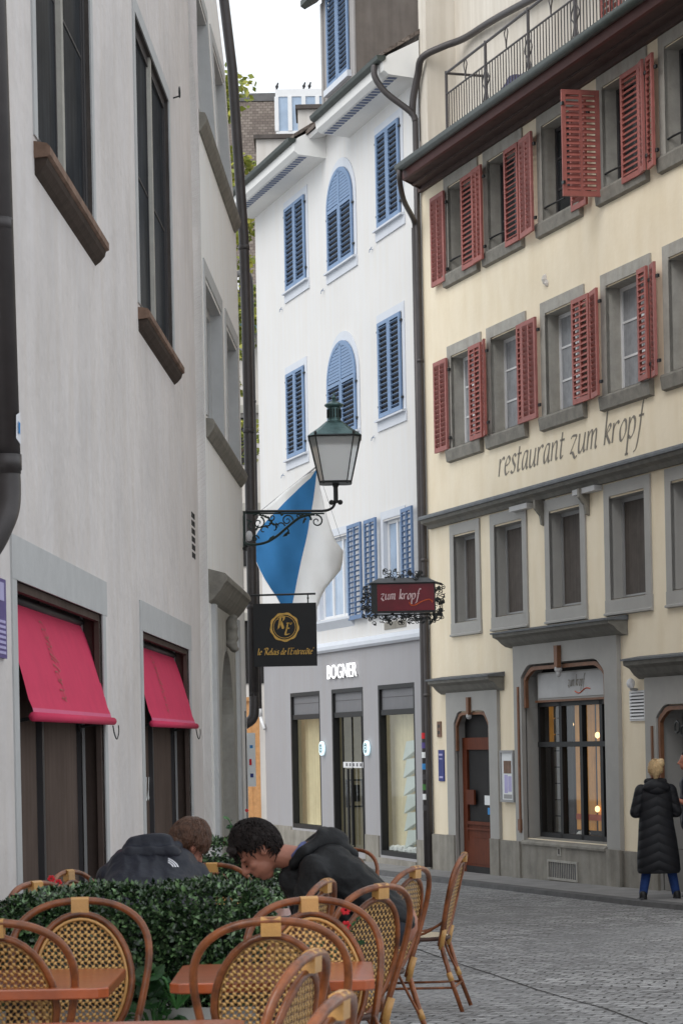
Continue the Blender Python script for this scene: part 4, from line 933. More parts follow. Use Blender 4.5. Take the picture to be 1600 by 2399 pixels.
    m = mb('clear_glass'); m.quad(W.P(3.85, -.2, .08), W.P(6.55, -.2, .08), W.P(6.55, -.2, 1.97), W.P(3.85, -.2, 1.97)); m.build('pane', p)
    m = mb('interior_dark'); W.box(m, 2.6, 7.5, -1.3, -1.25, 0, 2.2); W.box(m, 2.6, 7.5, -1.25, -.25, -.02, .05); W.box(m, 2.6, 7.5, -1.25, -.25, 2.56, 2.6); W.box(m, 2.6, 2.64, -1.25, -.3, 0, 2.6); W.box(m, 7.4, 7.5, -1.25, -.2, 0, 2.6); W.box(m, 3.6, 6.9, -.3, -.22, 1.97, 2.6)
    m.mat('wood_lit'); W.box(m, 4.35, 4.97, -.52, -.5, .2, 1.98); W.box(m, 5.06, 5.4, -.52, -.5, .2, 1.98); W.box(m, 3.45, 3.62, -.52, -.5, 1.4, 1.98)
    m.mat('frame_dark'); W.box(m, 3.4, 4.2, -.54, -.53, .1, 2.1)
    m.mat('stone_grey')  # grey blocks stand in for stonework mirrored in the pane
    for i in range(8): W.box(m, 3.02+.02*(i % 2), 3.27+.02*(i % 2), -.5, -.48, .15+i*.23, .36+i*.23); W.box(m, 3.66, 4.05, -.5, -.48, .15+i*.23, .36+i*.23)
    m.mat('lamp_glow')
    for s, z, t in ((3.42, 1.72, -.8), (3.55, 1.66, -.8), (5.2, 1.5, -.45), (5.15, .5, -.45), (3.3, 1.6, -.8)): m.ell(W.P(s, t, z), (.035, .035, .045), 8)
    m.mat('paper_white'); m.ell(W.P(4.9, -.35, .16), (.1, .08, .05), 8); m.mat('sign_orange'); W.box(m, 4.4, 5.4, -.5, -.47, .34, .42)
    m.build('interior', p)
    m = mb('stone_plinth'); W.box(m, 3.48, 7.0, -.02, .08, -1, .02); W.prof(m, 3.78, 6.56, [(-.2, .1), (.09, .05), (.11, .03), (.11, -.0), (-.02, -.01)]); W.box(m, 3.44, 3.72, .08, .11, -1, .03); W.box(m, 6.62, 7.02, .08, .11, -1, .03); m.build('apron', p)
    m = mb('frame_dark'); W.box(m, 4.72, 5.62, .078, .085, -.42, -.21); m.mat('stone_grey'); W.frame(m, (4.68, 5.66, -.45, -.18), .08, .1, .03)
    for i in range(14): W.box(m, 4.76+i*.06, 4.775+i*.06, .085, .09, -.42, -.21)
    m.build('cellar_vent', p)
    # door
    p = thing_part('restaurant_door', r)
    m = mb('surround_paint'); inn = shoulder(1.1, 2.5, 1.9, 1.72, -.6, .16)
    m.ring([W.P(a, .0, b) for a, b in outer(inn, .78, 2.84, 2.2, -.6)], [W.P(a, 0., b) for a, b in inn], W.n*.05); m.ring([W.P(a, -.02, b) for a, b in outer(inn, .9, 2.7, 2.1, -.6)], [W.P(a, -.02, b) for a, b in inn], W.n*-.26); m.build('surround', p)
    m = mb('slate_cover'); W.prof(m, .5, 3.05, [(0, 2.44), (.27, 2.40), (.27, 2.375), (0, 2.375)]); m.mat('cornice_dark'); W.prof(m, .53, 3.02, [(0, 2.373), (.25, 2.373), (.24, 2.33), (.16, 2.29), (.1, 2.22), (.03, 2.17), (0, 2.17)]); m.build('cornice', p)
    m = mb('brown_paint'); m.prism([W.P(1.74, .05, 2.1), W.P(1.84, .05, 2.1), W.P(1.83, .05, 1.84), W.P(1.75, .05, 1.84)], W.n*.05); in2 = shoulder(1.12, 2.48, 1.88, 1.7, 1.3, .16); in3 = shoulder(1.16, 2.44, 1.84, 1.67, 1.3, .16); m.ring([W.P(a, -.01, b) for a, b in in2], [W.P(a, -.01, b) for a, b in in3], W.n*.04); m.mat('stone_lintel'); m.ell(W.P(1.79, .07, 1.82), (.045, .04, .05), 10); m.build('keystone', p)
    for a, b in ((.77, 1.08), (2.52, 2.86)): m = mb('stone_plinth'); W.box(m, a, b, .045, .075, -1, .03); m.build('base', p)
    T = .12
    m = mb('wood_door'); W.frame(m, (1.1, 2.52, -.55, 1.5), -.26+T, -.2+T, .18, .5); W.box(m, 1.28, 2.34, -.25+T, -.21+T, -.05, .22); W.box(m, 1.26, 2.36, -.2+T, -.18+T, .2, .25); W.box(m, 1.26, 2.36, -.2+T, -.185+T, .12, .15); W.box(m, 1.35, 2.27, -.2+T, -.19+T, -.38, -.0); m.mat('interior_dark'); W.box(m, 1.2, 2.45, -.2+T, -.195+T, -.55, -.42); m.build('leaf', p)
    m = mb('interior_dark'); W.box(m, 1.28, 2.34, -.25+T, -.235+T, .22, 1.32); W.box(m, 1.1, 2.5, -.26+T, -.25+T, 1.5, 1.9); m.build('pane', p)
    m = mb('wood_door'); W.box(m, 1.3, 1.62, -.2+T, -.17+T, .5, .72); m.build('letter_box', p)
    m = mb('paper_white'); W.box(m, 1.9, 2.12, -.234+T, -.228+T, .5, .64); W.box(m, 2.14, 2.3, -.234+T, -.228+T, .33, .6); m.mat('flag_blue'); W.box(m, 2.02, 2.14, -.232+T, -.226+T, .36, .46); m.build('stickers', p)
    m = mb('pavement_stone'); W.box(m, .9, 2.7, -.3, .28, -.9, -.54+.02); m.build('doorstep', p)
    # right doorway, partly in frame
    p = thing_part('side_doorway', r)
    m = mb('surround_paint'); inn = shoulder(8.05, 10.6, 1.86, 1.7, -.6, .2)
    m.ring([W.P(a, .0, b) for a, b in outer(inn, 7.74, 11, 2.2, -.6)], [W.P(a, 0., b) for a, b in inn], W.n*.06); m.ring([W.P(a, -.02, b) for a, b in outer(inn, 7.9, 10.9, 2.1, -.6)], [W.P(a, -.02, b) for a, b in inn], W.n*-.3); m.build('surround', p)
    m = mb('slate_cover'); W.prof(m, 7.5, 11.3, [(0, 2.48), (.27, 2.44), (.27, 2.415), (0, 2.415)]); m.mat('cornice_dark'); W.prof(m, 7.53, 11.3, [(0, 2.413), (.25, 2.413), (.24, 2.36), (.16, 2.32), (.1, 2.24), (.03, 2.19), (0, 2.19)]); m.build('cornice', p)
    m = mb('brown_paint'); in2 = shoulder(8.07, 10.58, 1.84, 1.68, .1, .2); in3 = shoulder(8.12, 10.52, 1.79, 1.64, .1, .2); m.ring([W.P(a, -.01, b) for a, b in in2], [W.P(a, -.01, b) for a, b in in3], W.n*.05); W.box(m, 7.93, 7.97, .06, .08, .3, 1.6); m.build('moulding', p)
    m = mb('interior_dark'); W.box(m, 8.0, 10.6, -.34, -.32, -.6, 1.9); m.mat('frame_dark'); W.frame(m, (8.1, 10.5, -.6, 1.85), -.32, -.28, .1); m.build('door', p)
    m = mb('iron_black')
    for i in range(5):
        c = W.P(8.55+.16*i, .02, 1.58-.05*(i % 2)); m.tube([c+W.d*(.07*math.cos(q))+V((0, 0, .07*math.sin(q))) for q in [k*math.pi/4 for k in range(8)]], .012, 5, True)
    m.build('iron_ornament', p)
    m = mb('stone_plinth'); W.box(m, 7.72, 8.06, .045, .08, -1, .0); m.build('base', p)
    m = mb('black_frame'); W.box(m, 7.26, 7.62, 0, .012, 1.70, 2.03); m.mat('frame_white'); 
    for i in range(8): W.prof(m, 7.24, 7.64, [(.012, 1.70+i*.042), (.03, 1.695+i*.042), (.012, 1.722+i*.042)])
    W.frame(m, (7.22, 7.66, 1.67, 2.05), 0, .02, .025); m.build('wall_vent', r)
yellow_house()
# objects on the yellow wall
r = thing('wall_lamp', 'small white glass globe lamp above the louvred vent on the cream wall', 'lamp', tuple(YW.P(7.42, 0, 2.05)))
m = mb('camera_white'); m.ell(YW.P(7.42, .09, 2.14), (.055, .055, .065), 14); m.build('globe', r, True)
m = mb('frame_grey'); m.tube([YW.P(7.42, 0, 2.06), YW.P(7.42, .09, 2.07), YW.P(7.42, .09, 2.1)], .02, 8); m.build('bracket', r)
r = plate('menu_case', YW, 2.98, 3.42, .60, 1.28, .05, 'paper_white', 'grey framed menu case with printed pages on the wall between door and window', 'menu case',
      None, frame='frame_grey')
m = mb('stone_sand'); YW.box(m, 3.06, 3.34, .05, .053, .98, 1.16); m.mat('sign_lilac'); YW.box(m, 3.08, 3.2, .05, .053, .7, .96); YW.box(m, 3.22, 3.34, .05, .053, .72, .94); m.mat('frame_grey'); YW.box(m, 3.05, 3.35, .05, .053, .62, .68); m.build('menu_pages', r)
plate('wall_plaque', YW, .33, .56, .84, 1.32, .02, 'sign_blue', 'narrow dark blue plaque with pale writing left of the brown restaurant door', 'sign', [(.15, .8, .82, .88), (.15, .8, .1, .16), (.2, .75, .7, .73)])
plate('small_plaque', YW, .3, .46, 1.52, 1.76, .02, 'stone_sand', 'small brownish plaque high on the cream wall beside the downpipe', 'sign', [(.2, .8, .6, .8), (.2, .8, .2, .4)], 'stone_dark')
plate('house_number', YW, 5.0, 5.12, -.12, .0, .09, 'stone_grey', 'tiny dark house mark on the stone below the restaurant window', 'sign', [(.3, .7, .2, .8)], 'stone_dark')
# stickers on the corner pipe
r = thing('pipe_stickers', 'coloured stickers stuck around the lower end of the corner downpipe', 'stickers', tuple(YW.P(0, .2, .5)))
for i, (z, k) in enumerate(((1.5, 'petal_red'), (1.2, 'paper_white'), (1.02, 'flag_blue'), (.86, 'frame_dark'), (.7, 'leaf_broad'), (.55, 'paper_white'), (1.35, 'sign_purple'), (.38, 'frame_dark'))):
    m = mb(k); c = YW.P(-.03, .1, z); m.tube([c, c+V((0, 0, .09))], .053, 12); m.build('sticker', r)

# terrace railing and the covered thing on the terrace
r = thing('terrace_railing', 'dark iron railing with scroll ornaments along the roof terrace above the eave', 'railing', tuple(YW.P(5, .2, 10.4)))
m = mb('pipe_dark'); t = .25
for z in (11.33, 11.02): m.tube([YW.P(1.85, t, z), YW.P(13, t, z)], .014 if z < 11.3 else .02, 6)
m.tube([YW.P(1.85, t, 10.42), YW.P(13, t, 10.42)], .012, 6)
m.tube([YW.P(1.85, t, 11.33), YW.P(1.85, -.45, 11.33)], .02, 6); m.build('rail', r)
for i in range(8): s = 1.85+i*1.55; m = mb('pipe_dark'); m.tube([YW.P(s, t, 10.3), YW.P(s, t, 11.36)], .022, 6); m.build('post', r)
m = mb('pipe_dark')
for i in range(112): s = 1.95+i*.1; YW.box(m, s-.006, s+.006, t-.006, t+.006, 10.42, 11.02)
m.build('bars', r)
m = mb('pipe_dark')
for i in range(7):
    s = 2.62+i*1.55
    for sg in (-1, 1):
        m.tube(cr([YW.P(s, t, 11.33), YW.P(s+sg*.06, t, 11.25), YW.P(s+sg*.02, t, 11.15), YW.P(s, t, 11.02)], 4), .009, 5)
        m.tube(cr([YW.P(s+.77+sg*.02, t, 10.95), YW.P(s+.77+sg*.13, t, 10.8), YW.P(s+.77+sg*.03, t, 10.68), YW.P(s+.77+sg*.1, t, 10.5), YW.P(s+.77+sg*.02, t, 10.45)], 4), .01, 5)
m.build('scrolls', r)
r = thing('covered_furniture', 'dark blue fabric cover bundled behind the terrace railing', 'cover', tuple(YW.P(3.7, -.1, 10.34)))
o = mb('fabric_navy'); o.ell(YW.P(3.3, -.1, 10.42), (.22, .26, .24), 12); o.ell(YW.P(3.75, -.1, 10.5), (.28, .3, .3), 12); o.ell(YW.P(4.2, -.1, 10.48), (.25, .28, .24), 12); o = o.build('cover', r); remesh(o, .03, 2, (.04, 5))

# ============================================================ HANGING SIGNS, LANTERN, FLAG
def scroll(m, c, ux, uz, r0, turns, rad, start=0, sg=1, n=18):
    pts = []; c = V(c); ux = V(ux); uz = V(uz)
    for i in range(n):
        q = i/(n-1); a = start+sg*q*turns*2*math.pi; rr = r0*(1-.85*q); pts.append(c+ux*rr*math.cos(a)+uz*rr*math.sin(a))
    m.tube(pts, [rad*(1-.4*i/(n-1)) for i in range(n)], 5); return pts
def re_sign():
    Y = 30.2; k = Y/5500.; X = lambda u: (u-800+9)*k; Z = lambda v: 1.5-(v-1735-4)*k
    r = thing('hanging_sign', 'square black hanging sign with gold seal and script beside the corner downpipe', 'sign', (X(660), Y, Z(1560)))
    m = mb('sign_black'); x0, x1, z0, z1 = X(590), X(738), Z(1563), Z(1415); m.box(x0, x1, Y-.02, Y+.02, z0, z1); m.build('board', r)
    m = mb('iron_black'); m.tube([(X(584), Y, Z(1395)), (X(737), Y, Z(1394))], .013, 8)
    for u in (604, 719): m.tube([(X(u), Y, Z(1396)), (X(u), Y, Z(1404)), (X(u), Y, Z(1416))], .008, 6); m.ell((X(u), Y, Z(1404)), (.014, .014, .02), 6)
    m.build('bracket', r)
    m = mb('gold'); cx, cz = X(663), Z(1471); yy = Y-.024; N = 40
    def circ(rr, wob=0): return [(cx+(rr+wob*math.cos(9*q+1))*math.cos(q), yy, cz+(rr+wob*math.cos(9*q+1))*math.sin(q)) for q in [2*math.pi*i/N for i in range(N)]]
    m.ring(circ(.186, .007), circ(.160, .0), (0, -.004, 0)); m.ring(circ(.145), circ(.138), (0, -.004, 0))
    strokes(m, 'R', lambda x, y: (cx-.085+x, yy-.004, cz-.01+y), .084, .2); strokes(m, 'E', lambda x, y: (cx+.005+x, yy-.004, cz-.095+y), .084, .17); m.build('seal', r)
    m = mb('gold'); t = "le 'Relais de l'Entrecôte'"; sz = .047; wd = twidth(t, sz, .06); full = x1-x0-.1
    strokes(m, t, lambda x, y: (x0+.055+x*full/wd, yy-.003, Z(1535)+y), sz, .16, 40, .16, .06); m.build('lettering', r)
re_sign()
def kropf_sign():
    Y = 33.5; k = Y/5500.; X = lambda u: (u-800+5)*k; Z = lambda v: 1.5-(v-1735+3)*k
    r = thing('box_sign', 'dark red box sign with white script and wrought iron foliage hanging at the corner', 'sign', (X(950), Y, Z(1440)))
    x0, x1, z0, z1 = X(872), X(1021), Z(1436), Z(1368)
    m = mb('iron_black'); D = .24; YY = Y-D/2
    m.box(x0, x1, YY, YY+D, z0, z1); m.mat('sign_red'); m.box(x0+.08, x1-.02, YY-.006, YY, z0+.025, z1-.01); m.mat('stone_dark'); m.box(x0-.006, x0, YY+.03, YY+D-.03, z0+.02, z1-.02); m.build('case', r)
    m = mb('slate_cover'); m.prism([(x0-.03, YY-.03, z1), (x1+.03, YY-.03, z1), (x1-.1, YY+.06, z1+.075), (x0+.1, YY+.06, z1+.075)], (0, 0, .006)); m.prism([(x0-.03, YY-.03, z1), (x0-.03, YY+D+.03, z1), (x1+.03, YY+D+.03, z1), (x1+.03, YY-.03, z1)], (0, 0, .015)); m.prism([(x0-.03, YY-.03, z1+.01), (x1+.03, YY-.03, z1+.01), (x1-.1, YY+.1, z1+.075), (x0+.1, YY+.1, z1+.075)], (0, .05, .0)); m.build('canopy', r)
    m = mb('sign_text'); t = 'zum kropf'; sz = .078; wd = twidth(t, sz, .14); strokes(m, t, lambda x, y: (X(893)+x*(X(984)-X(893))/wd, YY-.008, Z(1405)+y), sz, .13, 40, .12, .045, .14)
    m.mat('sign_orange'); m.tube(cr([(X(u), YY-.008, Z(v)) for u, v in ((960, 1412), (962, 1418), (972, 1420), (990, 1411), (1005, 1407), (1013, 1411), (1012, 1414))], 4), .009, 5); m.build('lettering', r)
    rnd = random.Random(4); m = mb('iron_black')
    def bush(u0, u1, v0, v1, n):
        for i in range(n):
            u = u0+(u1-u0)*rnd.random(); v = v0+(v1-v0)*rnd.random(); yy = Y+rnd.uniform(-.14, .14); a = rnd.uniform(0, 6.28)
            scroll(m, (X(u), yy, Z(v)), (1, 0, 0), (0, 0, 1), rnd.uniform(.02, .045), rnd.uniform(.6, 1.2), .007, a, rnd.choice((-1, 1)), 10)
            if i % 2 == 0:
                e = V((X(u), yy, Z(v))); q = V((math.cos(a)*.05, 0, math.sin(a)*.05)); w_ = V((-q.z, 0, q.x))*.3; m.prism([e-w_, e+q*.5-w_*1.4, e+q, e+q*.5+w_*1.4], (0, .006, 0))
    bush(904, 1000, 1336, 1356, 46); bush(866, 1026, 1438, 1460, 90); bush(850, 870, 1375, 1445, 46); bush(1024, 1040, 1370, 1450, 44)
    m.tube([(X(880), Y, Z(1440)), (X(1030), Y, Z(1440))], .012, 6); m.tube([(X(1018), Y, Z(1365)), (X(1040), Y+.5, Z(1365))], .018, 6); m.tube([(X(1018), Y, Z(1440)), (X(1040), Y+.5, Z(1440))], .018, 6)
    m.build('ironwork', r)
kropf_sign()
def lantern():
    Y = 30.0; k = Y/5500.; 
    def P(u, v, dy=0):
        x, y = u-800, v-1735; a = x*c_-y*s_; b = x*s_+y*c_; return V((a*k, Y+dy, H-b*k))
    r = thing('street_lantern', 'green black wall lantern with copper roof on a scrolled iron arm', 'street lamp', tuple(P(785, 1130)))
    c = P(786, 1131); cx, cy, z0 = c.x, c.y, c.z; zt = P(786, 1026).z
    def sq(h, z, ch): # chamfered square
        q = h-ch; return [V((cx+a, cy+b, z)) for a, b in ((-q, -h), (q, -h), (h, -q), (h, q), (q, h), (-q, h), (-h, q), (-h, -q))]
    hb, ht = 36.5*k, 60*k
    a, b = sq(hb-.008, z0, .05), sq(ht-.008, zt, .085)
    m = mb('opal_glass'); m.add(a+b, [(i, (i+1) % 8, 8+(i+1) % 8, 8+i) for i in range(8)]); m.build('glass', r)
    m = mb('iron_black'); A, B = sq(hb, z0, .05), sq(ht, zt, .085)
    for i in range(8): m.tube([A[i], B[i]], .008, 5)
    m.tube(A, .012, 5, True); m.tube(B, .016, 5, True); m.prism(sq(hb, z0-.015, .05), (0, 0, .012))
    for i in (0, 1): m.ell(A[i]+V((0, 0, -.01)), (.018, .018, .02), 6); m.ell(B[i]+V((0, 0, .03)), (.02, .02, .03), 6)
    m.build('frame', r)
    m = mb('copper_green'); pr = [(ht*1.04, 0), (ht*.92, .035), (ht*.62, .11), (ht*.42, .17), (ht*.36, .185)]
    rings = [sq(h_, zt+z+.005, h_*.25) for h_, z in pr]
    m.add(sum(rings, []), [(i*8+j, i*8+(j+1) % 8, (i+1)*8+(j+1) % 8, (i+1)*8+j) for i in range(4) for j in range(8)]+[tuple(range(32, 40))]); m.build('roof', r)
    m = mb('copper_green'); zc = zt+.185; m.lathe((cx, cy, zc), [(.115, 0), (.12, .02), (.095, .03), (.085, .05), (.085, .2), (.11, .215), (.125, .23), (.12, .245), (.07, .27), (.03, .29), (.02, .3), (.035, .33), (.012, .36), (.006, .4)], 16)
    m.mat('iron_black'); 
    for i in range(16):
        q = i*math.pi/8; m.tube([(cx+.088*math.cos(q), cy+.088*math.sin(q), zc+.07), (cx+.088*math.cos(q), cy+.088*math.sin(q), zc+.18)], .007, 4)
    m.build('chimney', r)
    m = mb('iron_black'); m.lathe((cx, cy, z0-.02-.24), [(.02, 0), (.03, .02), (.03, .2), (.045, .23), (.045, .245)], 10)
    m.ell((cx-.055, cy, z0-.25), (.035, .025, .035), 8); m.ell((cx+.055, cy, z0-.25), (.035, .025, .035), 8)
    arm = cr([P(786, 1168), P(785, 1178), P(779, 1189), P(768, 1195), P(755, 1197)], 4)+[P(590, 1198), P(575, 1198)]
    m.tube(arm, .017, 8); m.mat('iron_green'); m.tube([P(575, 1203), P(760, 1203)], .011, 6); m.build('arm', r)
    m = mb('iron_green')
    main = cr([P(572, 1273), P(596, 1276), P(625, 1270), P(650, 1255), P(672, 1236), P(700, 1214), P(725, 1206), P(738, 1205)], 5)
    m.tube(main, .017, 7)
    ux, uz = V((1, 0, 0)), V((0, 0, 1))
    for u, v, r0, tn, st, sg in ((742, 1221, 15, 1.3, 1.7, -1), (673, 1219, 14, 1.4, 0, 1), (606, 1225, 15, 1.3, 1.2, -1), (637, 1212, 9, 1.2, 3, 1), (598, 1262, 9, 1.3, 0, 1), (640, 1240, 16, .5, 2.2, -1), (655, 1233, 13, .5, 0, 1), (618, 1243, 12, .7, .5, 1), (590, 1232, 10, 1, 2, 1), (700, 1207, 7, .9, 0, -1), (628, 1222, 12, .6, 4, 1)):
        scroll(m, P(u, v), ux, uz, r0*k, tn, .011, st, sg)
    rnd = random.Random(2)
    for u, v in ((610, 1206), (622, 1210), (596, 1205), (704, 1208), (636, 1222), (648, 1228), (715, 1216), (728, 1216), (672, 1250), (676, 1249), (640, 1258), (600, 1240), (588, 1222), (660, 1206)):
        e = P(u, v); a = rnd.uniform(0, 6.28); q = V((math.cos(a)*.07, 0, math.sin(a)*.07)); w_ = V((-q.z, 0, q.x))*.22; m.prism([e-q*.4-w_, e+q*.5-w_, e+q, e+q*.5+w_], (0, .01, 0)); m.ell(e, (.018, .018, .018), 6)
    m.tube(cr([P(672, 1250), P(676, 1243), P(670, 1236)], 3), .01, 5); m.tube([P(572, 1198), P(572, 1280)], .014, 6)
    m.build('scrollwork', r)
lantern()
def flag():
    Y = 34.0; k = Y/5500.
    def P(u, v, dy=0):
        x, y = u-800, v-1735; a = x*c_-y*s_; b = x*s_+y*c_; return V((a*k, Y+dy, H-b*k))
    r = thing('town_flag', 'blue and white diagonal flag hanging limp behind the lantern arm', 'flag', tuple(P(690, 1420)))
    m = mb('frame_grey'); m.tube([P(601, 1204, .1), P(742, 1093, -.02), P(748, 1088, -.03)], .012, 8); m.build('pole', r)
    m = mb('iron_black'); m.tube([P(742, 1093), P(800, 1260, .4)], .003, 4); m.build('line', r)
    rows_ = [(1098, 741, 741, 742, 742), (1120, 708, 727, 740, 746), (1145, 676, 700, 737, 751), (1170, 645, 675, 734, 757), (1195, 614, 650, 730, 762), (1220, 600, 625, 725, 770), (1245, 594, 604, 721, 778), (1268, 588, 592, 716, 786), (1290, 588, 589, 711, 804), (1312, 598, 599, 706, 803), (1335, 608, 609, 701, 798), (1358, 620, 621, 696, 780), (1380, 634, 635, 692, 762), (1400, 648, 649, 688, 752), (1416, 657, 658, 685, 747), (1440, 668, 669, 681, 738)]
    rows = []
    for R_a, R_b in zip(rows_, rows_[1:]): rows += [tuple(R_a[i]+(R_b[i]-R_a[i])*k/3 for i in range(5)) for k in range(3)]
    rows.append(rows_[-1]); m = mb('flag_white'); n = 18
    def row(R): 
        v, a, b, c, d = R; pts = []
        for seg, (x0, x1) in enumerate(((a, b), (b, c), (c, d))):
            nn = (3, 8, 7)[seg]
            for i in range(nn): pts.append((x0+(x1-x0)*i/nn, v))
        pts.append((d, v)); return pts
    def dy(u, v): return .05*math.sin((u+v*.25)*.05)+.02*math.sin((u-v*.3)*.11+1)
    R0 = [row(R) for R in rows]
    for i in range(len(R0)-1):
        for j in range(18):
            m.mat('flag_blue' if 3 <= j < 11 else 'flag_white')
            q = [R0[i][j], R0[i][j+1], R0[i+1][j+1], R0[i+1][j]]; m.quad(*[P(u, v, dy(u, v)) for u, v in q])
    o = m.build('cloth', r, True); md = o.modifiers.new('s', 'SOLIDIFY'); md.thickness = .004
flag()

# ============================================================ FAR BACKGROUND
def background():
    r = thing('tiled_roof_house', 'distant house with steep brown tiled roof seen between the facades', 'house', (-1, 60, -.9))
    m = mb('plaster_bg'); m.box(-9, 6, 60, 72, -1, 12.2); m.build('wall', r)
    m = mb('roof_tile'); m.prism([(-9, 59.6, 12.1), (-9, 59.6, 12.3), (-9, 66, 19.62), (-9, 72.5, 12)], (15, 0, 0)); m.build('roof', r)
    m = mb('kerb_dark'); m.box(-9, 6, 65.85, 66.15, 19.5, 19.72); m.build('ridge', r)
    m = mb('copper_green'); m.box(-9, 6, 59.35, 59.62, 11.85, 12.15); m.build('gutter', r)
    w_ = thing_part('roof_glazing', r)
    m = mb('frame_white'); k = 64/5500.
    x0, x1 = (648-800+28)*k, (765-800+28)*k; z0, z1 = 1.5+(1735-312)*k, 1.5+(1735-232)*k
    y0 = 63.6; m.box(x0, x1, y0, y0+2, z1, z1+.2); m.box(x0, x1, y0, y0+1, z0-.1, z0)
    for u in (650, 681, 713, 745): x = (u-800+28)*k; m.box(x-.05, x+.06, y0-.02, y0+.1, z0, z1)
    m.build('frame', w_)
    m = mb('glass_blue'); m.box(x0, x1, y0+.03, y0+2.2, z0, z1); m.build('pane', w_)
    m = mb('interior_dark'); 
    for x, z, a, b in ((-2.55, 8.6, .5, 1.2), (-2.55, 6.0, .5, 1.3), (-2.55, 3.0, .6, 1.6), (-1.7, 6, .4, 1.2)): m.box(x, x+a, 59.96, 59.99, z, z+b)
    m.build('window', r)
    m = mb('stone_grey')
    for z in (9.9, 7.4, 4.6): m.box(-9, 6, 59.8, 60, z, z+.2)
    m.build('ledge', r)
    m = mb('stone_dark'); m.box(-3.0, -2.0, 59.2, 59.4, 12.3, 13.1); m.mat('frame_white'); m.box(-2.75, -2.35, 59.15, 59.2, 12.9, 13.4); m.build('roof_hatch', r)
    # chimneys behind the white house eaves
    k = 50/5500.; X = lambda u: (u-800+27)*k; Z = lambda v: 1.5+(1735-v)*k
    for (u0, u1, v0, v1, lb) in ((601, 680, 322, 470, 'pale rendered chimney with a brown capping behind the lower eave'), (700, 765, 254, 420, 'stained chimney stack behind the upper eave below the dormer')):
        r = thing('chimney_stack', lb, 'chimney', (X(u0), 50, Z(v1)), 'chimney stacks behind the white house')
        m = mb('plaster_bg'); m.box(X(u0), X(u1), 50, 51, Z(v1), Z(v0)); m.build('stack', r)
        m = mb('stone_dark'); m.box(X(u0)-.05, X(u1)+.3, 49.9, 51.1, Z(v0), Z(v0-9)); m.mat('roof_tile'); m.box(X(u0)+.0, X(u1)+.2, 49.95, 51.05, Z(v0-9), Z(v0-11)); m.build('capping', r)
    # birds on the ridge
    for x, lb in (((651-800+29)*64/5500., 'small bird on the left end of the glazed roof ridge'), ((714-800+29)*64/5500., 'upright bird in the middle of the glazed roof ridge'), ((727-800+29)*64/5500., 'bird leaning forward near the right end of the ridge')):
        r = thing('pigeon', lb, 'bird', (x, 64, 19.2), 'birds on the distant ridge'); zb = z1+.2
        m = mb('frame_dark'); m.ell((x, 63.7, zb+.10), (.05, .08, .045), 8); m.cap((x, 63.7, zb+.11), (x+.03, 63.66, zb+.18), .03, .022, 8); m.cap((x, 63.75, zb+.08), (x-.04, 63.85, zb+.03), .03, .012, 6); m.tube([(x, 63.7, zb), (x, 63.7, zb+.08)], .012, 4); m.build('body', r, True)
    # plywood hoarding
    r = thing('plywood_hoarding', 'orange plywood hoarding closing the gap beside the white house', 'hoarding', (-1.9, 46.9, -.7))
    m = mb('plywood'); m.box(-3.4, -1.63, 46.9, 46.94, -.75, 2.32); m.build('sheet', r)
    m = mb('plywood'); m.box(-3.4, -1.63, 46.85, 46.99, 2.32, 2.40); m.box(-1.80, -1.79, 46.893, 46.9, -.7, 2.3); m.build('rail', r)
    # tree
    r = thing('autumn_tree', 'yellowing green tree rising behind the left corner in the gap', 'tree', (-3.2, 52, -.8))
    m = mb('trunk'); m.tube(cr([(-3.2, 52, -.8), (-3.15, 52, 4), (-3.3, 52.1, 9), (-3.1, 52, 14)], 5), [.25-.01*i for i in range(16)], 8)
    for i in range(10):
        a = i*2.4; z = 7+i*.8; m.tube(cr([(-3.2, 52, z), (-3.2+.7*math.cos(a), 52+.7*math.sin(a), z+.6), (-3.2+1.3*math.cos(a), 52+1.3*math.sin(a), z+1.1)], 3), [.08, .07, .06, .05, .04, .03, .02], 6)
    m.build('trunk', r, True)
    m = mb('leaf_tree'); rnd = random.Random(5)
    cl = [(-3.2+rnd.gauss(0, .55), 52+rnd.gauss(0, .7), rnd.uniform(8, 16.2), rnd.uniform(.35, .7)) for _ in range(34)]
    cl += [(-1.9, 51.4, 14.1, .3), (-1.8, 51.4, 13.6, .3), (-1.85, 51.4, 13.1, .32), (-1.95, 51.4, 12.7, .3), (-2.2, 51.4, 15.9, .2), (-2.15, 51.4, 15.3, .2), (-2.3, 51.5, 14.4, .28), (-2.25, 51.6, 13.7, .3), (-2.1, 51.5, 12.0, .45), (-1.95, 51.5, 11.2, .45), (-2.0, 51.4, 10.7, .4), (-2.3, 51.5, 12.6, .35), (-2.05, 51.5, 10.2, .35)]
    for (x, y, z, R) in cl:
        for i in range(int(260*R)+30):
            d = V((rnd.gauss(0, 1), rnd.gauss(0, 1), rnd.gauss(0, 1))).normalized()*R*rnd.uniform(.5, 1.05); c = V((x, y, z))+d
            a = V((rnd.gauss(0, 1), rnd.gauss(0, 1), rnd.gauss(0, .6))).normalized(); b = a.cross(V((rnd.gauss(0, 1), rnd.gauss(0, 1), rnd.gauss(0, 1)))).normalized(); L_ = rnd.uniform(.06, .11)
            m.quad(c-a*L_, c-b*L_*.6, c+a*L_, c+b*L_*.6)
    m.build('crown', r)
background()

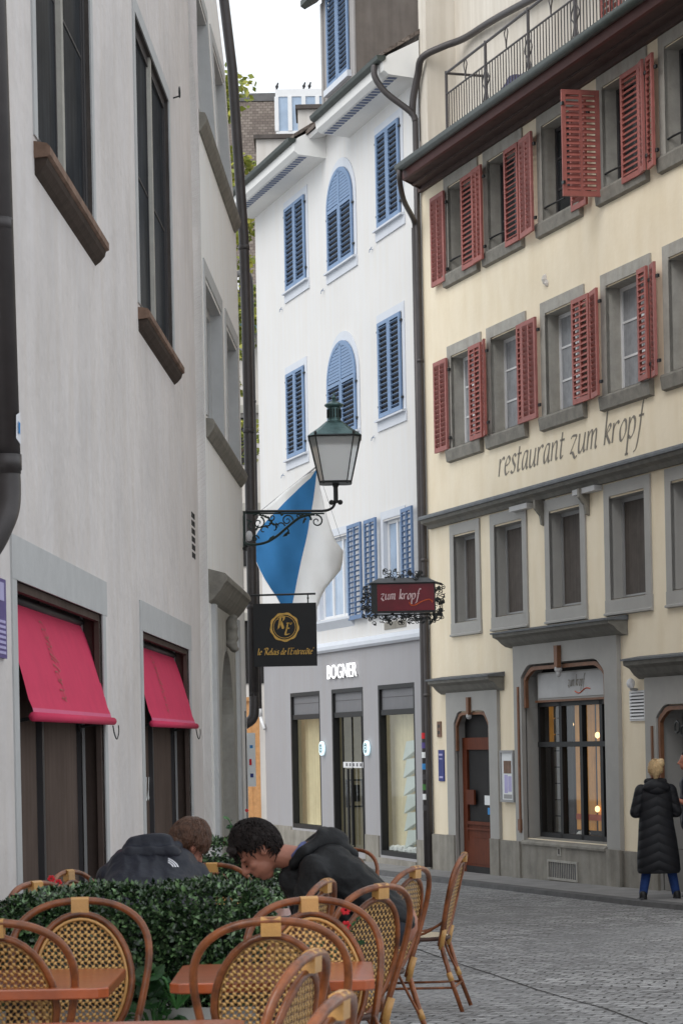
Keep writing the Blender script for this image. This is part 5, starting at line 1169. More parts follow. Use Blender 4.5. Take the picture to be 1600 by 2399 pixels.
# ============================================================ CAFE TERRACE: chairs, tables, hedges
def make_chair():
    r = thing('rattan_chair', 'template', 'chair', (0, 0, 0), 'rattan bistro chairs of the cafe terrace')
    yb = lambda z, x=0: -.185-.25*(z-.44)+.35*x*x   # backrest leans back and wraps a little round the sitter
    hp = [(.165, .40), (.185, .50), (.215, .62), (.238, .74), (.232, .83), (.19, .895), (.11, .937), (0, .950)]
    P = [(x, z) for x, z in hp]; P = [(-x, z) for x, z in hp[:-1]]+[(x, z) for x, z in reversed(hp)]
    m = mb('cane_brown'); m.tube(cr([(x, yb(z, x), z) for x, z in P], 4), .0135, 9); m.build('outer_hoop', r, True)
    N = 36; el = lambda a, b: [(a*math.cos(2*math.pi*i/N)*(1-.10*(math.sin(2*math.pi*i/N) < 0)*abs(math.sin(2*math.pi*i/N))), .672+b*math.sin(2*math.pi*i/N)) for i in range(N)]
    m = mb('cane_brown'); m.tube([(x, yb(z, x)+.004, z) for x, z in el(.178, .232)], .012, 8, True); m.build('inner_hoop', r, True)
    m = mb('cane_yellow'); m.tube([(x, yb(z, x)+.010, z) for x, z in el(.160, .214)], .0062, 6, True); m.build('binding', r, True)
    m = mb('wicker_weave')
    e1 = el(.162, .216)
    ks = 8
    for i in range(N):
        a, b = e1[i], e1[(i+1) % N]
        for k in range(ks):
            f0, f1 = k/ks, (k+1)/ks; q = []
            for (x, z), f in ((a, f0), (b, f0), (b, f1), (a, f1)):
                xx = x*f; zz = .672+(z-.672)*f; q.append((xx, yb(zz, xx)+.002+.012*(1-f*f), zz))
            if k == 0: m.add((q[0], q[2], q[3]), ((0, 1, 2),))
            else: m.quad(*q)
    m.build('backrest', r, True)
    m = mb('cane_yellow'); z0, z1 = .903, .963; y = yb(.93); pr = [(y-.015, z0), (y-.017, z1-.007), (y-.008, z1), (y+.006, z1), (y+.017, z1-.007), (y+.02, z0)]
    m.prism([(-.031, a, b) for a, b in pr], (.062, 0, 0)); m.build('top_wrap', r)
    for sx in (-1, 1):
        m = mb('cane_yellow'); m.tube([(sx*.165, yb(.4), .38), (sx*.174, yb(.45), .45), (sx*.186, yb(.5), .50)], [.0165, .017, .016], 10); m.build('side_wrap', r, True)
    m = mb('seat_weave'); m.lathe((0, 0, 0), [(.02, .452), (.14, .456), (.185, .46), (.2, .452), (.2, .44), (.02, .436)], 28); m.build('seat', r, True)
    m = mb('seat_rim'); m.tube([(.203*math.cos(q), .203*math.sin(q), .442) for q in [i*math.pi/14 for i in range(28)]], .013, 8, True); m.build('seat_rim', r, True)
    for sx in (-1, 1):
        m = mb('cane_brown'); m.tube([(sx*.166, yb(.4), .42), (sx*.185, -.235, .2), (sx*.205, -.305, 0)], [.0145, .0145, .013], 9); m.mat('cane_yellow'); m.tube([(sx*.182, -.222, .24), (sx*.187, -.24, .19)], .0175, 8); m.build('leg', r, True)
        m = mb('cane_brown'); m.tube([(sx*.15, .14, .44), (sx*.165, .17, .2), (sx*.19, .21, 0)], [.0145, .0145, .013], 9); m.mat('cane_yellow'); m.tube([(sx*.162, .164, .24), (sx*.166, .172, .19)], .0175, 8); m.build('leg', r, True)
    m = mb('cane_brown')
    for z, k in ((.15, 1), (.135, 1)): pass
    q = [(-.19, -.252, .15), (.19, -.252, .15), (.172, .18, .14), (-.172, .18, .14)]
    for i in range(4): m.tube([q[i], q[(i+1) % 4]], .0085, 6)
    m.build('stretcher', r, True)
    for sx in (-1, 1):
        m = mb('cane_brown'); m.tube(cr([(sx*.195, yb(.58)+.01, .56), (sx*.19, -.08, .48), (sx*.17, .06, .45)], 4), .009, 6)
        m.tube(cr([(sx*.18, -.235, .2), (sx*.13, -.18, .34), (sx*.08, -.16, .43)], 4), .008, 6); m.tube(cr([(sx*.165, .165, .22), (sx*.15, .05, .34), (sx*.14, -.02, .43)], 4), .008, 6); m.build('brace', r, True)
    return r
ch0 = make_chair()
def XY(u, v, z_abs):  # where a point seen at this photo pixel lies if its height is z
    x, y = u-800, v-1735; a = x*c_-y*s_; b = x*s_+y*c_; Y = (H-z_abs)*5500/b; return a*Y/5500, Y
def chair(u, vtop, rot, label, Y=None, first=False):
    # iterate ground height
    z = 0
    for _ in range(5):
        x, y = XY(u, vtop, .955+z); z = gz(y)
    if Y: y = Y; x = ((u-800)-(vtop-1735)*.02)*Y/5500; z = gz(Y)
    # the hoop's apex sits .27 behind the seat centre
    R = math.radians(rot); d = V((math.sin(R)*.31, -math.cos(R)*.31, 0)); loc = (x-d.x, y-d.y, z)
    if first: ch0.location = loc; ch0.rotation_euler = (0, 0, R); ch0['label'] = label; return ch0
    return dup(ch0, loc, R, label)
# rot 0: the sitter faces away from the camera (we see the back of the backrest); +90: faces left
CH_ = [
 (634, 2155, 4, 'chair with its back to us at bottom centre, drawn up to the right table'),
 (-14, 2160, -4, 'chair cut off by the left edge with its back to us'),
 (187, 2108, 186, 'chair facing us behind the left table in front of the hedge'),
 (722, 2106, 197, 'chair facing us behind the right table with red flowers behind it'),
 (893, 2075, 50, 'dark backed chair turned left at the right table just right of the facing chair'),
 (974, 2032, 62, 'tall looking chair with pale open weave in the row left of the lone chair'),
 (1088, 1997, 80, 'lone outermost chair seen from the side on the open paving at right'),
 (734, 2232, 74, 'chair seen edge on at the bottom centre, overlapping the one with its back to us'),
 (798, 2332, 76, 'nearest chair at the bottom edge of which only the hoop top shows'),
 (765, 2063, 74, 'small edge on hoop in front of the leaning man in the black jacket'),
 (160, 2040, -114, 'side on chair rising behind the hedge against the brown shop window'),
 (82, 2068, 236, 'chair top behind the hedge at far left beside the red flowers'),
]
for i, (u, v, rot, lb) in enumerate(CH_): chair(u, v, rot, lb, first=(i == 0))
chair(497, 2014, 172, 'chair facing us between the two men in front of the far hedge', Y=12.95)
chair(822, 1973, 150, 'chair of which a strip of hoop shows above the back of the leaning man', Y=16.4)

def table(x0, x1, y0, y1, label, z=.74, corner=.06):
    cx, cy = (x0+x1)/2, (y0+y1)/2; g = gz(cy)
    r = thing('cafe_table', label, 'table', (cx, cy, g), 'wooden cafe tables')
    m = mb('table_wood'); c = .03
    pl = [(x0+c, y0), (x1-c, y0), (x1, y0+c), (x1, y1-c), (x1-c, y1), (x0+c, y1), (x0, y1-c), (x0, y0+c)]
    sh = lambda k: [(cx+(x-cx)*k, cy+(y-cy)*k) for x, y in pl]
    zs = ((g+z-.034, .99), (g+z-.03, 1), (g+z-.004, 1), (g+z, .992)); vs = []
    for zz, k in zs: vs += [(x, y, zz) for x, y in sh(k)]
    m.add(vs, [(i*8+j, i*8+(j+1) % 8, (i+1)*8+(j+1) % 8, (i+1)*8+j) for i in range(3) for j in range(8)]+[tuple(range(7, -1, -1)), tuple(range(24, 32))]); m.build('tabletop', r)
    m = mb('iron_black'); m.tube([(cx, cy, g+.03), (cx, cy, g+z-.035)], .03, 10); m.box(cx-.2, cx+.2, cy-.025, cy+.025, g+z-.055, g+z-.036); m.build('column', r)
    m = mb('iron_black')
    for a in range(4): q = a*math.pi/2+.78; m.tube([(cx, cy, g+.09), (cx+.15*math.cos(q), cy+.15*math.sin(q), g+.05), (cx+.29*math.cos(q), cy+.29*math.sin(q), g+.015)], [.025, .018, .013], 7)
    m.build('base', r)
table(-1.42, -.745, 7.33, 7.98, 'left wooden table in front of the chair that faces us')
table(-.56, .09, 7.42, 8.05, 'right wooden table under the back of the middle chair')
table(-1.15, -.28, 5.75, 6.44, 'wooden table of which only the far edge shows along the bottom')
table(-.75, -.1, 11.2, 11.85, 'wooden table hidden between the two bending men')

def hedge(x0, x1, y0, y1, z0, z1, label, n, seed, ls=.014):
    r = thing('box_hedge', label, 'hedge', ((x0+x1)/2, (y0+y1)/2, z0), 'clipped box hedges in planters')
    rnd = random.Random(seed)
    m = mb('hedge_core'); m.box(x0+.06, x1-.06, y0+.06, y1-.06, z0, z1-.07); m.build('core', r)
    m = mb('leaf_box'); nx = lambda x, y, z: noise.noise(V((x*4, y*4, z*4)))*.05+noise.noise(V((x*11, y*11, z*11)))*.018
    A = [(x1-x0)*(z1-z0), (x1-x0)*(y1-y0), (y1-y0)*(z1-z0), (y1-y0)*(z1-z0)]; S = sum(A)
    for _ in range(n):
        q = rnd.random()*S; u, v = rnd.random(), rnd.random()
        if q < A[0]: p = V((x0+(x1-x0)*u, y0, z0+(z1-z0)*v)); nn = V((0, -1, 0))
        elif q < A[0]+A[1]: p = V((x0+(x1-x0)*u, y0+(y1-y0)*v, z1)); nn = V((0, 0, 1))
        elif q < A[0]+A[1]+A[2]: p = V((x0, y0+(y1-y0)*u, z0+(z1-z0)*v)); nn = V((-1, 0, 0))
        else: p = V((x1, y0+(y1-y0)*u, z0+(z1-z0)*v)); nn = V((1, 0, 0))
        # round the shoulders
        for k, (lo, hi) in enumerate(((x0, x1), (y0, y1))):
            d = min(p[k]-lo, hi-p[k]); 
            if p.z > z1-.06 and d < .06: p.z -= (.06-d)*.6
        if p.x-x0 < .22: p.z -= (.22-(p.x-x0))**2*1.1*(p.z-z0)/(z1-z0)
        p += nn*(nx(*p)-abs(rnd.gauss(0, .018))+.006)
        d = (nn*.9+V((rnd.gauss(0, .6), rnd.gauss(0, .6), rnd.gauss(0, .5)+.35))).normalized(); a = d.cross(V((rnd.gauss(0, 1), rnd.gauss(0, 1), rnd.gauss(0, 1)))).normalized(); L_ = ls*rnd.uniform(.7, 1.3)
        # blade lies roughly facing outwards
        t = (d*.55+a.cross(d)*.8).normalized(); m.quad(p, p+t*L_-a*L_*.5, p+t*2*L_, p+t*L_+a*L_*.5)
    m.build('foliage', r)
hedge(-1.30, -.30, 8.72, 9.12, .44, .945, 'long clipped box hedge behind the two front chairs', 27000, 1, .0125)
hedge(-1.02, -.38, 13.4, 13.9, .2, .90, 'smaller box hedge between the heads of the two men', 7500, 2, .016)
def planter(x0, x1, y0, y1, z0, z1, label):
    r = thing('planter_trough', label, 'planter', ((x0+x1)/2, (y0+y1)/2, z0), 'rectangular planter troughs')
    m = mb('planter_white'); t = .03
    m.box(x0, x1, y0, y0+t, z0, z1); m.box(x0, x1, y1-t, y1, z0, z1); m.box(x0, x0+t, y0+t, y1-t, z0, z1); m.box(x1-t, x1, y0+t, y1-t, z0, z1); m.box(x0-.012, x1+.012, y0-.012, y0-.001, z1-.04, z1+.003); m.build('box', r)
    m = mb('soil'); m.box(x0+t, x1-t, y0+t, y1-t, z0+.02, z1-.05); m.build('soil', r)
planter(-1.32, -.25, 8.66, 9.16, 0.0, .52, 'pale planter trough under the long box hedge')
planter(-1.05, -.35, 13.38, 13.92, gz(13.6), .25, 'dark shaded trough under the smaller hedge between the men')
def leafy(c, n, spread, label, seed, red=0, size=.045, up=0):
    r = thing('leafy_plant', label, 'plant', tuple(c), None); rnd = random.Random(seed); c = V(c)
    m = mb('leaf_plant'); st = mb('leaf_broad')
    for i in range(n):
        p = c+V((rnd.uniform(-1, 1)*spread[0], rnd.uniform(-1, 1)*spread[1], rnd.uniform(0, 1)*spread[2]))
        nn = V((rnd.gauss(0, .4), -.5+rnd.gauss(0, .4), .8)).normalized(); a = nn.cross(V((rnd.gauss(0, 1), rnd.gauss(0, 1), 0))).normalized(); b = nn.cross(a); R = size*rnd.uniform(.6, 1.2)
        K = 9; pts = [p+(a*math.cos(q)+b*math.sin(q))*R*(1-.12*(j % 2))*(1 if j else .35)+nn*R*.2*math.cos(2*q) for j, q in [(j, 2*math.pi*j/K) for j in range(K)]]
        m.add([p-nn*.006]+pts, [(0, 1+j, 1+(j+1) % K) for j in range(K)]); st.tube([c+V((0, 0, -.05)), (c+p)/2+V((0, 0, .02)), p], .003, 4)
    m.build('foliage', r); st.build('stem', r)
    if red:
        m = mb('petal_red')
        for i in range(red):
            p = c+V((rnd.uniform(-.7, .7)*spread[0], -.02+rnd.uniform(-1, 1)*spread[1], spread[2]*rnd.uniform(.9, 1.25)))
            k = .45 if red == 1 else .8
            for j in range(6): q = j*1.05; m.ell(p+V((.014*k*math.cos(q), 0, .014*k*math.sin(q))), (.011*k, .008*k, .011*k), 6)
        m.build('flower', r)
leafy((-.62, 8.56, .58), 22, (.20, .06, .10), 'broad leaved plant hanging over the trough between the tables', 3, 0, .05)
leafy((-.70, 8.6, .46), 22, (.13, .06, .13), 'ivy like leaves spilling down the trough between the left table and the middle chair', 8, 0, .035)
leafy((-.10, 8.80, .62), 20, (.16, .08, .2), 'green plant with red blossoms seen through the weave of the facing chair', 4, 2, .035)
leafy((-1.42, 11.2, .72), 16, (.09, .06, .12), 'small plant with dark red flowers behind the hedge at far left', 6, 4, .03)
leafy((-.62, 14.2, .86), 14, (.08, .05, .2), 'sprig with a red bud above the head of the dark haired man', 9, 1, .03)
leafy((-.13, 14.4, .78), 8, (.04, .04, .16), 'tiny green sprig above the hood of the leaning man', 12, 0, .025)
# drain grate near the bottom edge
r = thing('drain_grate', 'dark slotted drain grate in the paving at the bottom right', 'drain', (1.36, 12.5, gz(12.5)))
m = mb('iron_black'); g = gz(12.4)
m.box(1.22, 1.58, 12.28, 12.32, g-.02, g+.008); m.box(1.22, 1.58, 12.50, 12.53, g-.02, g+.008)
for i in range(9): m.box(1.22+i*.042, 1.235+i*.042, 12.32, 12.5, g-.02, g+.006)
m.build('grate', r)
# table lamp base / scooter-like metal foot seen under the chairs
# ============================================================ PEOPLE
def blob(name, mat_, parts, parent, voxel=.014, smooth=4, disp=None, label=None):
    m = mb(mat_)
    for p in parts:
        if p[0] == 'c': m.cap(p[1], p[2], p[3], p[4], 14)
        elif p[0] == 'e': m.ell(p[1], p[2], 16, p[3] if len(p) > 3 else None)
    o = m.build(name, parent, label=label); return remesh(o, voxel, smooth, disp)
def wrinkle(o, amp, ax):
    """cloth folds: ridged noise stretched across the body"""
    ax = ax.normalized(); nr = [v.normal.copy() for v in o.data.vertices]
    for v, n in zip(o.data.vertices, nr):
        p = v.co-ax*v.co.dot(ax)*.35; q = p*7+V((noise.noise(p*3), noise.noise(p*3+V((5, 0, 0))), 0))*1.5
        rd = 1-abs(noise.noise(q))*2.2; rd2 = 1-abs(noise.noise(q*2.1+V((3, 3, 3))))*2.2
        v.co += n*amp*(rd*.8+rd2*.35-.4)
    o.data.update()
def add(o, *q): return tuple(V(o)+V(q))
def fingers(base, dirv, palmn, L_=.075, r=.0085, curl=.5, side=1):
    """palm + five fingers as capsules (all remeshed into the body)"""
    d = V(dirv).normalized(); n = V(palmn).normalized(); s = d.cross(n).normalized()*side; b = V(base); out = [('c', tuple(b), tuple(b+d*.05), .026, .03), ('c', tuple(b+s*.02+d*.02), tuple(b+s*.024+d*.075), .014, .012), ('c', tuple(b-s*.02+d*.02), tuple(b-s*.024+d*.07), .014, .012)]
    for i, (o, l) in enumerate(((-.033, .8), (-.011, .95), (.011, 1.0), (.033, .9))):
        p = b+d*.075+s*o; q = p+d*L_*.5*l-n*L_*.12*curl; e = q+d*L_*.4*l*(1-curl*.7)-n*L_*.45*l*curl; out += [('c', tuple(p-d*.01), tuple(q), r*1.05, r), ('c', tuple(q), tuple(e), r, r*.8)]
    p = b+d*.02+s*.03; q = p+s*.03+d*.03; out += [('c', tuple(p), tuple(q), r*1.4, r*1.1), ('c', tuple(q), tuple(q+d*.03-n*.01), r*1.1, r*.9)]
    return out
def strands(parent, base, mat_, hc, Mx, rad, n, seed, ln, skip, wave=.006, r=.0022, whorl=V((0, -.5, 1))):
    """hair part: remeshed base plus many thin curved locks lying on it"""
    rnd = random.Random(seed); og = V(ORG[parent.name]); m = mb(mat_)
    m.add([v.co+og for v in base.data.vertices], [tuple(p.vertices) for p in base.data.polygons])
    for _ in range(n):
        th = rnd.uniform(0, 6.28); ph = math.acos(rnd.uniform(-.6, 1)); d = V((math.sin(ph)*math.cos(th), math.sin(ph)*math.sin(th), math.cos(ph)))
        if skip(*d): continue
        t = (d-whorl.normalized()*1.0); t = (t-d*t.dot(d)); t = t.normalized() if t.length > .05 else V((1, 0, 0)); t = (t+V((rnd.gauss(0, .35), rnd.gauss(0, .35), rnd.gauss(0, .35)))).normalized()
        L_ = ln*rnd.uniform(.6, 1.3); a = rnd.uniform(0, 6.28); pts = []
        for k in range(6):
            q = k/5; e = (d+t*(L_/rad[1])*q).normalized(); w = wave*math.sin(a+q*7); sd = d.cross(t)
            p = V((e.x*rad[0], e.y*rad[1], e.z*rad[2]))*(1.02+.03*math.sin(q*3.14)+.05*rnd.random()*q)+sd*w+V((0, -.012, .026)); pts.append(hc+Mx @ p)
        m.tube(pts, [r*1.2, r*1.4, r*1.3, r*1.2, r, r*.5], 4, caps=False)
    nm = base.name.split('.')[0]; bpy.data.objects.remove(base); return m.build(nm, parent, True, weld=False)
def man_leaning():
    Y = 10.6; g = gz(Y)
    r = thing('person', 'man with dark curly hair bending low over the table in a black hooded jacket', 'person', (.35, Y, g))
    N = V
    hc = V((-.385, Y-.02, 1.008))          # head centre
    # head frame: face points down-left; up axis (crown) points up-left
    f = V((-.72, -.12, -.68)).normalized(); up = V((-.68, 0, .74)); up = (up-f*up.dot(f)).normalized(); sd = up.cross(f).normalized()
    Mx = Matrix((sd, f, up)).transposed()
    def h(x, y, z): return tuple(hc+sd*x+f*y+up*z)
    sh = V((-.12, Y, .925)); hip = V((.21, Y, .67)); ns = -1
    near, far = -.19, .19
    body = [('e', h(0, -.01, .02), (.074, .094, .108), Mx), ('e', h(0, .035, -.055), (.055, .058, .062), Mx), ('c', h(0, .055, -.098), h(0, .04, -.10), .024, .03),
            ('c', h(0, .092, .005), h(0, .112, -.032), .009, .0145), ('c', h(-.012, .098, -.036), h(.012, .098, -.036), .009, .009),
            ('c', h(-.03, .078, .02), h(.03, .078, .02), .012, .012), ('c', h(-.018, .085, -.062), h(.018, .085, -.062), .0085, .0085), ('c', h(-.016, .082, -.077), h(.016, .082, -.077), .009, .009),
            ('e', h(-.04, .06, -.03), (.02, .02, .02)), ('e', h(.04, .06, -.03), (.02, .02, .02)),
            ('e', h(-.078, -.012, -.01), (.01, .02, .032), Mx), ('e', h(.078, -.012, -.01), (.01, .02, .032), Mx), ('c', h(-.083, -.02, .012), h(-.083, -.012, -.034), .006, .006),
            ('c', h(0, -.03, -.05), tuple(sh+V((-.03, 0, .03))), .055, .062), ('c', tuple(sh), tuple(hip), .13, .12), ('c', tuple(sh+V((0, -.15, 0))), tuple(sh+V((0, .15, 0))), .06, .06)]
    legs = []
    for s in (-1, 1):
        hp = hip+V((0, s*.09, -.02)); kn = V((-.08, Y+s*.12, .56+g*.5)); an = V((.02, Y+s*.13, .1+g))
        legs += [('c', tuple(hp), tuple(kn), .088, .06), ('c', tuple(kn), tuple(an), .056, .038)]
        body += [('c', tuple(kn), tuple(an), .045, .03), ('c', tuple(hp), tuple(kn), .075, .05)]
        sp = sh+V((0, s*.18, 0)); el = sp+V((-.06, s*.05, -.28)); wr = el+V((-.24, -s*.10, .03)); body += [('c', tuple(sp), tuple(el), .04, .033), ('c', tuple(el), tuple(wr), .032, .024)]+fingers(wr, (-1, -s*.3, -.1), (0, 0, 1), side=s)
    blob('body', 'skin', body, r, .0065, 2)
    blob('trousers', 'trousers_dark', legs+[('c', tuple(hip+V((.0, -.08, 0))), tuple(hip+V((.0, .08, 0))), .092, .092)], r, .014, 3)
    jk = [('c', tuple(sh+V((.02, 0, -.01))), tuple(hip+V((-.03, 0, .03))), .145, .115), ('c', tuple(sh+V((0, -.16, -.01))), tuple(sh+V((0, .16, -.01))), .085, .085), ('c', tuple(sh+V((.06, -.09, .0))), tuple(hip+V((-.04, -.08, .04))), .12, .09), ('c', tuple(sh+V((.06, .09, .0))), tuple(hip+V((-.04, .08, .04))), .12, .09),
          ('c', tuple(sh+V((.06, -.02, -.12))), tuple(hip+V((-.1, 0, -.02))), .12, .11), ('c', tuple(sh+V((-.10, -.05, -.05))), tuple(sh+V((-.04, -.06, -.16))), .07, .09), ('c', tuple(sh+V((-.10, .05, -.05))), tuple(sh+V((-.04, .06, -.16))), .07, .09), ('c', tuple(hip+V((0, -.07, .02))), tuple(hip+V((0, .07, .02))), .10, .10)]
    for s in (-1, 1):
        sp = sh+V((.0, s*.18, -.01)); el = sp+V((-.06, s*.05, -.28)); wr = el+V((-.22, -s*.09, .03)); jk += [('c', tuple(sp), tuple(el), .082, .062), ('c', tuple(el), tuple(wr), .06, .045)]
    jb = blob('jacket', 'jacket_black', jk, r, .009, 3); wrinkle(jb, .016, V((.62, 0, -.5)))
    hd = [('c', tuple(sh+V((-.055, -.11, .075))), tuple(sh+V((.06, -.04, .145))), .035, .042), ('c', tuple(sh+V((-.055, .11, .075))), tuple(sh+V((.06, .04, .145))), .035, .042), ('c', tuple(sh+V((.03, -.05, .15))), tuple(sh+V((.03, .05, .15))), .035, .035), ('e', tuple(sh+V((.07, 0, .12))), (.075, .10, .055)), ('c', tuple(sh+V((.06, -.06, .12))), tuple(sh+V((.16, -.03, .06))), .04, .035), ('c', tuple(sh+V((-.1, -.09, .03))), tuple(sh+V((-.05, -.115, .08))), .03, .035)]
    blob('hood', 'jacket_black', hd, r, .009, 3, (.014, 14))
    m = mb('shirt_blue'); m.tube([tuple(sh+V((-.085+.065*math.cos(q)*.4, .075*math.sin(q), .075+.03*math.cos(q)))) for q in [i*math.pi/8 for i in range(16)]], .018, 8, True); m.build('collar', r, True)
    rnd = random.Random(3); hair = [('e', h(0, -.022, .045), (.083, .097, .102), Mx)]
    sk = lambda x, y, z: (y > .42 and z < .42) or (abs(x) > .75 and -.35 < y < .4 and z < .12) or (y > 0 and z < -.1)
    for i in range(170):
        th = rnd.uniform(0, 6.28); ph = math.acos(rnd.uniform(-.45, 1)); x, y, z = math.sin(ph)*math.cos(th), math.sin(ph)*math.sin(th), math.cos(ph)
        if sk(x, y, z): continue
        hair.append(('e', h(x*.080, -.012+y*.100, .026+z*.112), (rnd.uniform(.012, .02),)*3))
    hair += [('e', h(x*.02, .086, .092-abs(x)*.006), (.02, .02, .02)) for x in (-3, -2, -1, 0, 1, 2, 3)]
    ho = blob('hair', 'hair_dark', hair, r, .006, 2, (.006, 50))
    strands(r, ho, 'hair_dark', hc, Mx, (.090, .110, .124), 1500, 5, .05, sk, .007)
    m = mb('hair_dark')
    for s in (-1, 1): m.cap(h(s*.018, .090, .030), h(s*.046, .080, .030), .0035, .0025, 6); m.ell(h(s*.032, .080, .006), (.010, .005, .0022), 8, Mx)
    m.build('brows', r, True)
    for s in (-1, 1):
        m = mb('shoe_black'); a = V((.02, Y+s*.13, g+.045)); m.cap(a+V((.06, 0, 0)), a+V((-.17, 0, -.01)), .042, .036, 12); m.build('shoe', r, True)
def man_hunched():
    Y = 12.0; g = gz(Y)
    r = thing('person', 'brown haired man in a navy hooded jacket hunched with his back to us', 'person', (-1.0, 11.6, g))
    hc = V((-.80, 12.12, .975)); sh = V((-.97, 11.93, .84)); hip = V((-1.0, 11.55, .48))
    f = V((.62, .5, -.6)).normalized(); up = V((.38, .18, .9)); up = (up-f*up.dot(f)).normalized(); sd = up.cross(f).normalized(); Mx = Matrix((sd, f, up)).transposed()
    def h(x, y, z): return tuple(hc+sd*x+f*y+up*z)
    body = [('e', h(0, -.01, .02), (.074, .094, .108), Mx), ('e', h(0, .035, -.055), (.055, .058, .062), Mx), ('c', h(0, .092, .005), h(0, .112, -.032), .009, .0145), ('c', h(-.018, .085, -.062), h(.018, .085, -.062), .0085, .0085),
            ('c', h(-.03, .078, .02), h(.03, .078, .02), .012, .012), ('e', h(-.078, -.012, -.01), (.01, .02, .032), Mx), ('e', h(.08, -.012, -.01), (.012, .022, .034), Mx),
            ('c', h(0, -.04, -.05), tuple(sh+V((.05, 0, .04))), .05, .06), ('c', tuple(sh), tuple(hip), .12, .12)]
    legs = [('c', tuple(hip+V((-.08, 0, 0))), tuple(hip+V((.08, 0, 0))), .12, .12)]; ax = V((1, .1, 0)).normalized()
    for s in (-1, 1):
        hp = hip+ax*s*.09; kn = hp+V((.12, .40, .06)); an = V((kn.x, kn.y, .1+g)); legs += [('c', tuple(hp), tuple(kn), .088, .06), ('c', tuple(kn), tuple(an), .056, .038)]; body += [('c', tuple(hp), tuple(kn), .07, .05), ('c', tuple(kn), tuple(an), .045, .03)]
        sp = sh+ax*s*.2+V((0, 0, -.03)); el = sp+V((.03+s*.03, .12, -.24)); wr = el+V((.12-s*.05, .2, .03)); body += [('c', tuple(sp), tuple(el), .04, .033), ('c', tuple(el), tuple(wr), .032, .024)]+fingers(wr, (.2-s*.2, 1, 0), (0, 0, 1), side=-s)
    blob('body', 'skin', body, r, .0075, 2); blob('trousers', 'trousers_dark', legs, r, .016, 3)
    jk = [('c', tuple(sh+V((0, 0, -.03))), tuple(hip+V((0, .02, .08))), .17, .18), ('c', tuple(sh-ax*.19+V((0, 0, -.035))), tuple(sh+ax*.17+V((0, 0, -.02))), .085, .085), ('c', tuple(sh-ax*.1), tuple(hip-ax*.1+V((0, 0, .1))), .14, .14), ('c', tuple(sh+ax*.1), tuple(hip+ax*.1+V((0, 0, .1))), .14, .14), ('c', tuple(sh-ax*.13+V((0, 0, .02))), tuple(sh+ax*.12+V((0, 0, .03))), .08, .08)]
    for s in (-1, 1):
        sp = sh+ax*s*.2+V((0, 0, -.03)); el = sp+V((.03+s*.03, .12, -.24)); wr = el+V((.12-s*.05, .18, .03)); jk += [('c', tuple(sp), tuple(el), .09, .066), ('c', tuple(el), tuple(wr), .062, .045)]
    jo = blob('jacket', 'jacket_navy', jk, r, .010, 3); wrinkle(jo, .014, V((.2, .7, .6)))
    hd = [('c', tuple(sh+V((-.11, -.07, .10))), tuple(sh+V((.11, -.06, .10))), .045, .045), ('c', tuple(sh+V((-.09, .0, .155))), tuple(sh+V((.06, .0, .16))), .045, .045), ('c', tuple(sh+V((-.12, -.03, .11))), tuple(sh+V((-.08, .03, .16))), .04, .04), ('e', tuple(sh+V((0, .0, .10))), (.13, .09, .07)), ('c', tuple(sh+V((.1, -.05, .11))), tuple(sh+V((.12, .05, .13))), .035, .035)]
    blob('hood', 'jacket_navy', hd, r, .01, 3, (.012, 12))
    # small white shoulder mark: three curved stripes lying on the cloth
    from mathutils.bvhtree import BVHTree
    og = V(ORG[r.name]); bv = BVHTree.FromPolygons([v.co+og for v in jo.data.vertices], [p.vertices for p in jo.data.polygons])
    m = mb('white_mark'); cx, cz = -.862, .905
    for k in range(3):
        r0 = .020+.011*k
        for i in range(7):
            q = []
            for rr, a in ((r0, i), (r0, i+1), (r0+.0065, i+1), (r0+.0065, i)):
                t = math.radians(15+a*11); x, z = cx+rr*math.cos(t)*1.15-.02, cz-.02+rr*math.sin(t)*.8-rr*math.cos(t)*.35
                hit = bv.ray_cast(V((x, Y-1, z)), V((0, 1, 0)))[0]; q.append(V((x, (hit.y if hit else Y-.2)-.004, z)))
            m.quad(*q)
    m.build('emblem', jo)
    r2 = random.Random(1); hair = [('e', h(0, -.022, .04), (.088, .100, .108), Mx), ('e', h(0, -.07, -.02), (.07, .05, .06), Mx)]
    sk = lambda x, y, z: (y > .42 and z < .4) or (abs(x) > .7 and -.35 < y < .4 and z < .1) or (y > 0 and z < -.1)
    ho = blob('hair', 'hair_brown', hair, r, .007, 2, (.006, 40))
    strands(r, ho, 'hair_brown', hc, Mx, (.090, .108, .118), 1700, 8, .07, sk, .003)
    for s in (-1, 1):
        m = mb('shoe_black'); hp = hip+ax*s*.09; a = V((hp.x+.12, hp.y+.40, g+.045)); m.cap(a+V((-.01, -.06, 0)), a+V((.03, .16, -.01)), .042, .036, 12); m.build('shoe', r, True)
    return r
man_leaning(); P1 = man_hunched()

